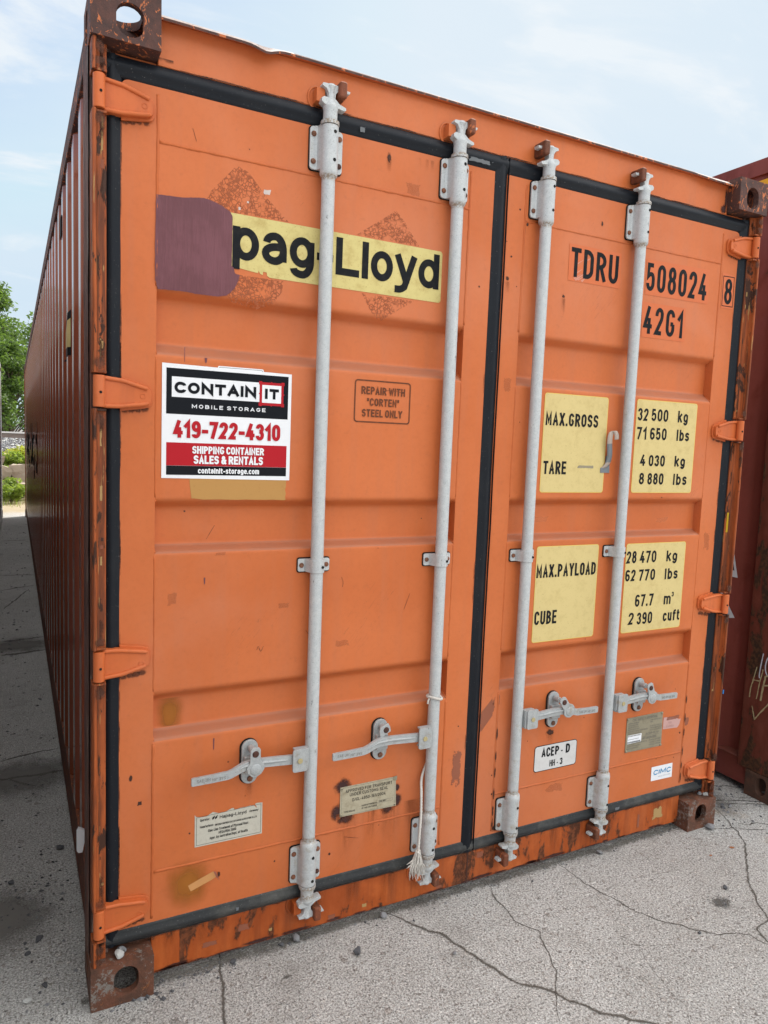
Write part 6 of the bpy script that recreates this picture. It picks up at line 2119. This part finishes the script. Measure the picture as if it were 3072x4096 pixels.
BANK = flat("stony_bank_soil", (0.30, 0.25, 0.18), .95, .6, 5, (.17, .14, .09), .1, 1.0)
BALLAST = flat("grey_ballast", (0.20, 0.19, 0.18), .9, .7, 14, (.14, .13, .12), .2, 1.0)
mb = MB()
prof = [(14.6, .002), (15.6, .12), (16.4, .62), (17.2, .86), (18.0, .98)]
xs = [-60 + 3 * i for i in range(41)]
vs, fs = [], []
for x in xs:
    for y, z in prof: vs.append((x, y + .25 * mnoise.noise(Vector((x * .3, y, 0))), z + .08 * mnoise.noise(Vector((x * .7, y * 2, 3))) * (z > .05)))
k = len(prof)
for i in range(len(xs) - 1):
    for j in range(k - 1): fs.append((i * k + j, (i + 1) * k + j, (i + 1) * k + j + 1, i * k + j + 1))
mb.add(vs, fs, BANK, True)
tag(mb.build("bank"), None, None, None, 'structure')
mb = MB()
vs, fs = [], []
prof = [(17.8, .96), (18.25, 1.10), (18.7, 1.235), (21.3, 1.24), (22.4, .96), (60, .9), (300, .9)]
xs = [-200, -60, -20, -8, 0, 8, 20, 60, 200]
for x in xs:
    for y, z in prof: vs.append((x, y, z))
k = len(prof)
for i in range(len(xs) - 1):
    for j in range(k - 1): fs.append((i * k + j, (i + 1) * k + j, (i + 1) * k + j + 1, i * k + j + 1))
mb.add(vs, fs, BALLAST, False)
tag(mb.build("railway_bed"), None, None, None, 'structure')
gb = MB()
for _ in range(3200):
    x = random.gauss(0, 1.6) if random.random() < .7 else U_(-9, 9)
    y = U_(17.75, 19.0)
    z = 1.235 if y > 18.7 else .96 + (y - 17.8) / .9 * .275
    r = U_(.02, .05)
    vs = []
    for d_ in ((1, 0, 0), (0, 1, 0), (-1, 0, 0), (0, -1, 0), (0, 0, .8), (0, 0, -.6)):
        q = Vector(d_) * r * U_(.7, 1.2)
        vs.append((x + q.x + U_(-.3, .3) * r, y + q.y + U_(-.3, .3) * r, z + q.z + .012))
    gb.add(vs, [(0, 1, 4), (1, 2, 4), (2, 3, 4), (3, 0, 4), (1, 0, 5), (2, 1, 5), (3, 2, 5), (0, 3, 5)], random.choice([STONE_L, STONE_M, STONE_M, STONE_L, STONE_D]))
tag(gb.build("ballast"), "pale broken ballast under the railway track", None, None, 'stuff')

trk = thing("railway_track", (0, 19.2, 1.24), "railway track with a shiny rail on ballast beyond the alley", "railway track")
for y in (0, 1.435):
    mb = MB()
    mb.box(-60, 60, y - .07, y + .07, .018, .030, STEEL_RAIL); mb.box(-60, 60, y - .010, y + .010, .030, .150, STEEL_RAIL); mb.box(-60, 60, y - .035, y + .035, .150, .183, BRIGHT_RAIL)
    mb.build("rail", trk)
for i in range(40):
    mb = MB(); x = -12 + i * .6
    mb.box(x - .11, x + .11, -.55, 1.985, -.10, .018, WOOD); mb.build("sleeper", trk)

# broken concrete blocks in the bank
BL = [((-.53, 15.55, .36), (.50, .45, .36), 8, "large pale broken concrete block half hidden in weeds"), ((-.52, 15.3, .05), (.42, .4, .30), -6, "low concrete block under the large pale one"), ((.02, 15.75, .33), (.36, .4, .42), -12, "right hand concrete block with a rough broken face"), ((.05, 15.45, .0), (.40, .4, .36), 9, "concrete lump at the foot of the bank on the right"), ((-.60, 16.1, .76), (.28, .3, .22), 35, "tilted pale slab near the top of the rubble"), ((-2.1, 15.6, .1), (.6, .5, .5), 12, "concrete block left of the rubble heap"), ((1.6, 15.6, .1), (.7, .5, .45), -20, "concrete block right of the rubble heap")]
for i, (p, d_, an, lab) in enumerate(BL):
    bm = bmesh.new()
    bmesh.ops.create_cube(bm, size=1.0)
    bmesh.ops.subdivide_edges(bm, edges=bm.edges[:], cuts=5, use_grid_fill=True)
    for v in bm.verts:
        q = Vector((v.co.x * d_[0], v.co.y * d_[1], (v.co.z + .5) * d_[2]))
        q += mnoise.noise_vector(q * 4 + Vector((i * 3, 0, 0))) * .045 + mnoise.noise_vector(q * 14) * .012
        v.co = q
    me = bpy.data.meshes.new("concrete_block"); bm.to_mesh(me); bm.free()
    me.materials.append(CEMENT_WALL)
    o = bpy.data.objects.new("concrete_block", me); COL.objects.link(o)
    o.location = p; o.rotation_euler = (R_(an * .3), R_(an * .5), R_(an))
    tag(o, lab, "concrete block", "broken concrete blocks in the bank")


def leaves(mb, centre, rad, n, size, mat, flat_=1.0):
    for _ in range(n):
        while True:
            q = Vector((U_(-1, 1), U_(-1, 1), U_(-1, 1)))
            if q.length <= 1: break
        q = q * (q.length ** -.25 if q.length > .05 else 1)
        if q.length > 1.05: q = q.normalized() * 1.05
        c = Vector(centre) + Vector((q.x * rad, q.y * rad, q.z * rad * flat_))
        d1_ = Vector((U_(-1, 1), U_(-1, 1), U_(-.7, .7))).normalized()
        d2_ = d1_.cross(Vector((U_(-1, 1), U_(-1, 1), U_(-1, 1)))).normalized()
        s_ = size * U_(.6, 1.3)
        mb.add([c - d1_ * s_, c + d2_ * s_ * .42, c + d1_ * s_, c - d2_ * s_ * .42], [(0, 1, 2, 3)], mat)


def make_tree(name, h, spread, nclump, nleaf, lsize, seed, pointed=False):
    random.seed(seed)
    t = MB(); l = MB()
    th = h * .30
    trunk = [(U_(-.05, .05) * i, U_(-.05, .05) * i, h * .92 * i / 7) for i in range(8)]
    t.tube(trunk, [.030 * h * (1 - .9 * i / 7) * .55 for i in range(8)], BARK, 9)
    for _ in range(nclump):
        f = random.random() ** .8
        z = th * .45 + (h - th * .45) * f
        wid = spread * ((1 - f) ** .6 + .12) * (1.0 if f > .12 else .75)
        a = U_(0, 2 * math.pi); rr = wid * math.sqrt(random.random())
        c = (rr * math.cos(a), rr * math.sin(a), z)
        k = min(6, max(1, int((z - .25 * rr) / (h * .92) * 7)))
        t.tube(smooth_pts([trunk[k - 1], ((trunk[k][0] + c[0]) * .5, (trunk[k][1] + c[1]) * .5, (trunk[k][2] + c[2]) * .5 - .1), c], 3), [.045, .04, .033, .027, .02, .014, .008], BARK, 5, False)
        leaves(l, c, spread * U_(.16, .30), nleaf, lsize, LEAF, .8)
    for _ in range(9 if pointed else 5):       # leader shoots
        a = U_(0, 6.28); rr = U_(0, .45 * spread)
        for q in range(5):
            leaves(l, (rr * math.cos(a), rr * math.sin(a), h * (.86 + .16 * q / 5) + U_(-.1, .1)), .10 + .03 * (5 - q), 16, lsize * .8, LEAF, 1.6)
    return t, l


def place_tree(src, loc_, rz, sc, label):
    root = thing("leafy_tree", loc_, label, "tree", "trees beyond the railway")
    root.rotation_euler = (0, 0, rz); root.scale = (sc, sc, sc)
    for nm, me in src:
        o = bpy.data.objects.new(nm, me); COL.objects.link(o); o.parent = root
    return root


kinds = []
for sd_i, (h, sp_) in enumerate(((6.2, 1.9), (5.2, 2.3), (4.6, 1.8))):
    t, l = make_tree("leafy_tree", h, sp_, 66, 112, .090, 100 + sd_i, sd_i == 0)
    ot = t.build("trunk"); ol = l.build("crown")
    kinds.append([("trunk", ot.data), ("crown", ol.data)])
    bpy.data.objects.remove(ot); bpy.data.objects.remove(ol)
random.seed(11)
TR = [(0, (-.95, 27.0, .9), .3, .90, "tall pointed leafy tree rising above the alley beyond the railway"), (1, (1.3, 28.5, .9), 1.1, .92, "rounder leafy tree right of the tall pointed one"), (2, (-.25, 24.6, .9), 2.2, .72, "low bushy tree just behind the rail in the alley view"), (1, (-4.5, 28.0, .9), 3.0, 1.0, "broad leafy tree left of the tall pointed one"), (0, (5.2, 29.0, .9), 4.1, .9, "tall leafy tree hidden behind the orange container"), (2, (-8.5, 28.5, .9), .9, 1.1, "leftmost leafy tree beyond the railway"), (1, (9.5, 29.5, .9), 5.2, .95, "leafy tree behind the maroon container"), (2, (3.2, 25.0, .9), 1.7, .75, "low bushy tree behind the rail, right of the alley view"), (2, (-3.0, 25.2, .9), 5.0, .75, "low bushy tree behind the rail, left of the alley view"), (2, (-1.15, 23.6, .9), 3.6, .62, "lowest bushy tree at the left edge of the alley view"), (1, (-.35, 31.5, .9), 2.7, .92, "tree farthest back, filling the gap behind the tall pointed one")]
for k_, l_, rz, sc, lab in TR:
    place_tree(kinds[k_], l_, rz, sc, lab)

def shrub(loc_, w, h, n, mat, size, label, name="shrub", cat="shrub", group="shrubs on the bank"):
    root = thing(name, loc_, label, cat, group)
    s = MB(); l = MB()
    for _ in range(9):
        a = U_(0, 6.28); d_ = U_(.2, 1) * w
        tip = (d_ * math.cos(a), d_ * math.sin(a) * .7, h * U_(.5, 1))
        s.tube(smooth_pts([(0, 0, 0), (tip[0] * .4, tip[1] * .4, tip[2] * .6), tip], 3), [.012, .011, .01, .008, .006, .005, .003], BARK, 5, False)
        leaves(l, tip, w * .45, n, size, mat, .75)
        leaves(l, (tip[0] * .6, tip[1] * .6, tip[2] * .55), w * .4, n // 2, size, mat, .8)
    s.build("stem", root); l.build("foliage", root)


for x, y, z, w, h, lab in ((-.48, 16.75, .68, .34, .36, "yellow green shrub on top of the rubble, left in the alley view"), (-.10, 16.85, .70, .34, .34, "yellow green shrub on top of the rubble, right in the alley view"), (-.26, 16.5, .58, .26, .28, "small yellow green shrub between its two larger neighbours"), (.6, 16.8, .7, .4, .4, "yellow green shrub hidden past the orange container's far corner"), (-1.2, 16.8, .7, .4, .4, "yellow green shrub hidden past the grey container's far corner")):
    shrub((x, y, z), w, h, 60, LEAF_Y, .045, lab)
for x, y, z, w, h, lab in ((-.30, 15.2, .0, .24, .42, "green leafy weed standing in front of the broken concrete"), (-.12, 14.9, .0, .20, .26, "low green weed at the edge of the sandy ground"), (-.46, 14.95, .0, .20, .30, "green weed at the left edge of the alley view"), (-.20, 15.85, .35, .20, .34, "weed growing between the concrete blocks"), (-.40, 16.2, .62, .22, .34, "bright weed hanging over the left concrete block"), (-.22, 14.55, .0, .22, .34, "nearest green weed at the end of the alley"), (-.05, 16.25, .60, .22, .36, "bright weed over the right concrete block"), (.35, 15.0, .0, .25, .35, "green weed past the far corner of the orange container"), (-.95, 15.0, .0, .25, .35, "green weed past the far corner of the grey container")):
    shrub((x, y, z), w, h, 55, LEAF_G, .04, lab, "weed", "weed", "weeds at the foot of the bank")
gr_ = MB()
for _ in range(2600):
    x, y = U_(-2.2, 2.2), U_(13.6, 15.0)
    if random.random() > (y - 13.4) / 1.2: continue
    h = U_(.04, .16); a = U_(0, 6.28); w = .006
    gr_.add([(x - w * math.cos(a), y - w * math.sin(a), 0), (x + w * math.cos(a), y + w * math.sin(a), 0), (x + U_(-.05, .05), y + U_(-.05, .05), h)], [(0, 1, 2)], DRYG if random.random() < .6 else LEAF_G)
tag(gr_.build("grass"), "dry grass at the edge of the sandy ground", None, None, 'stuff')
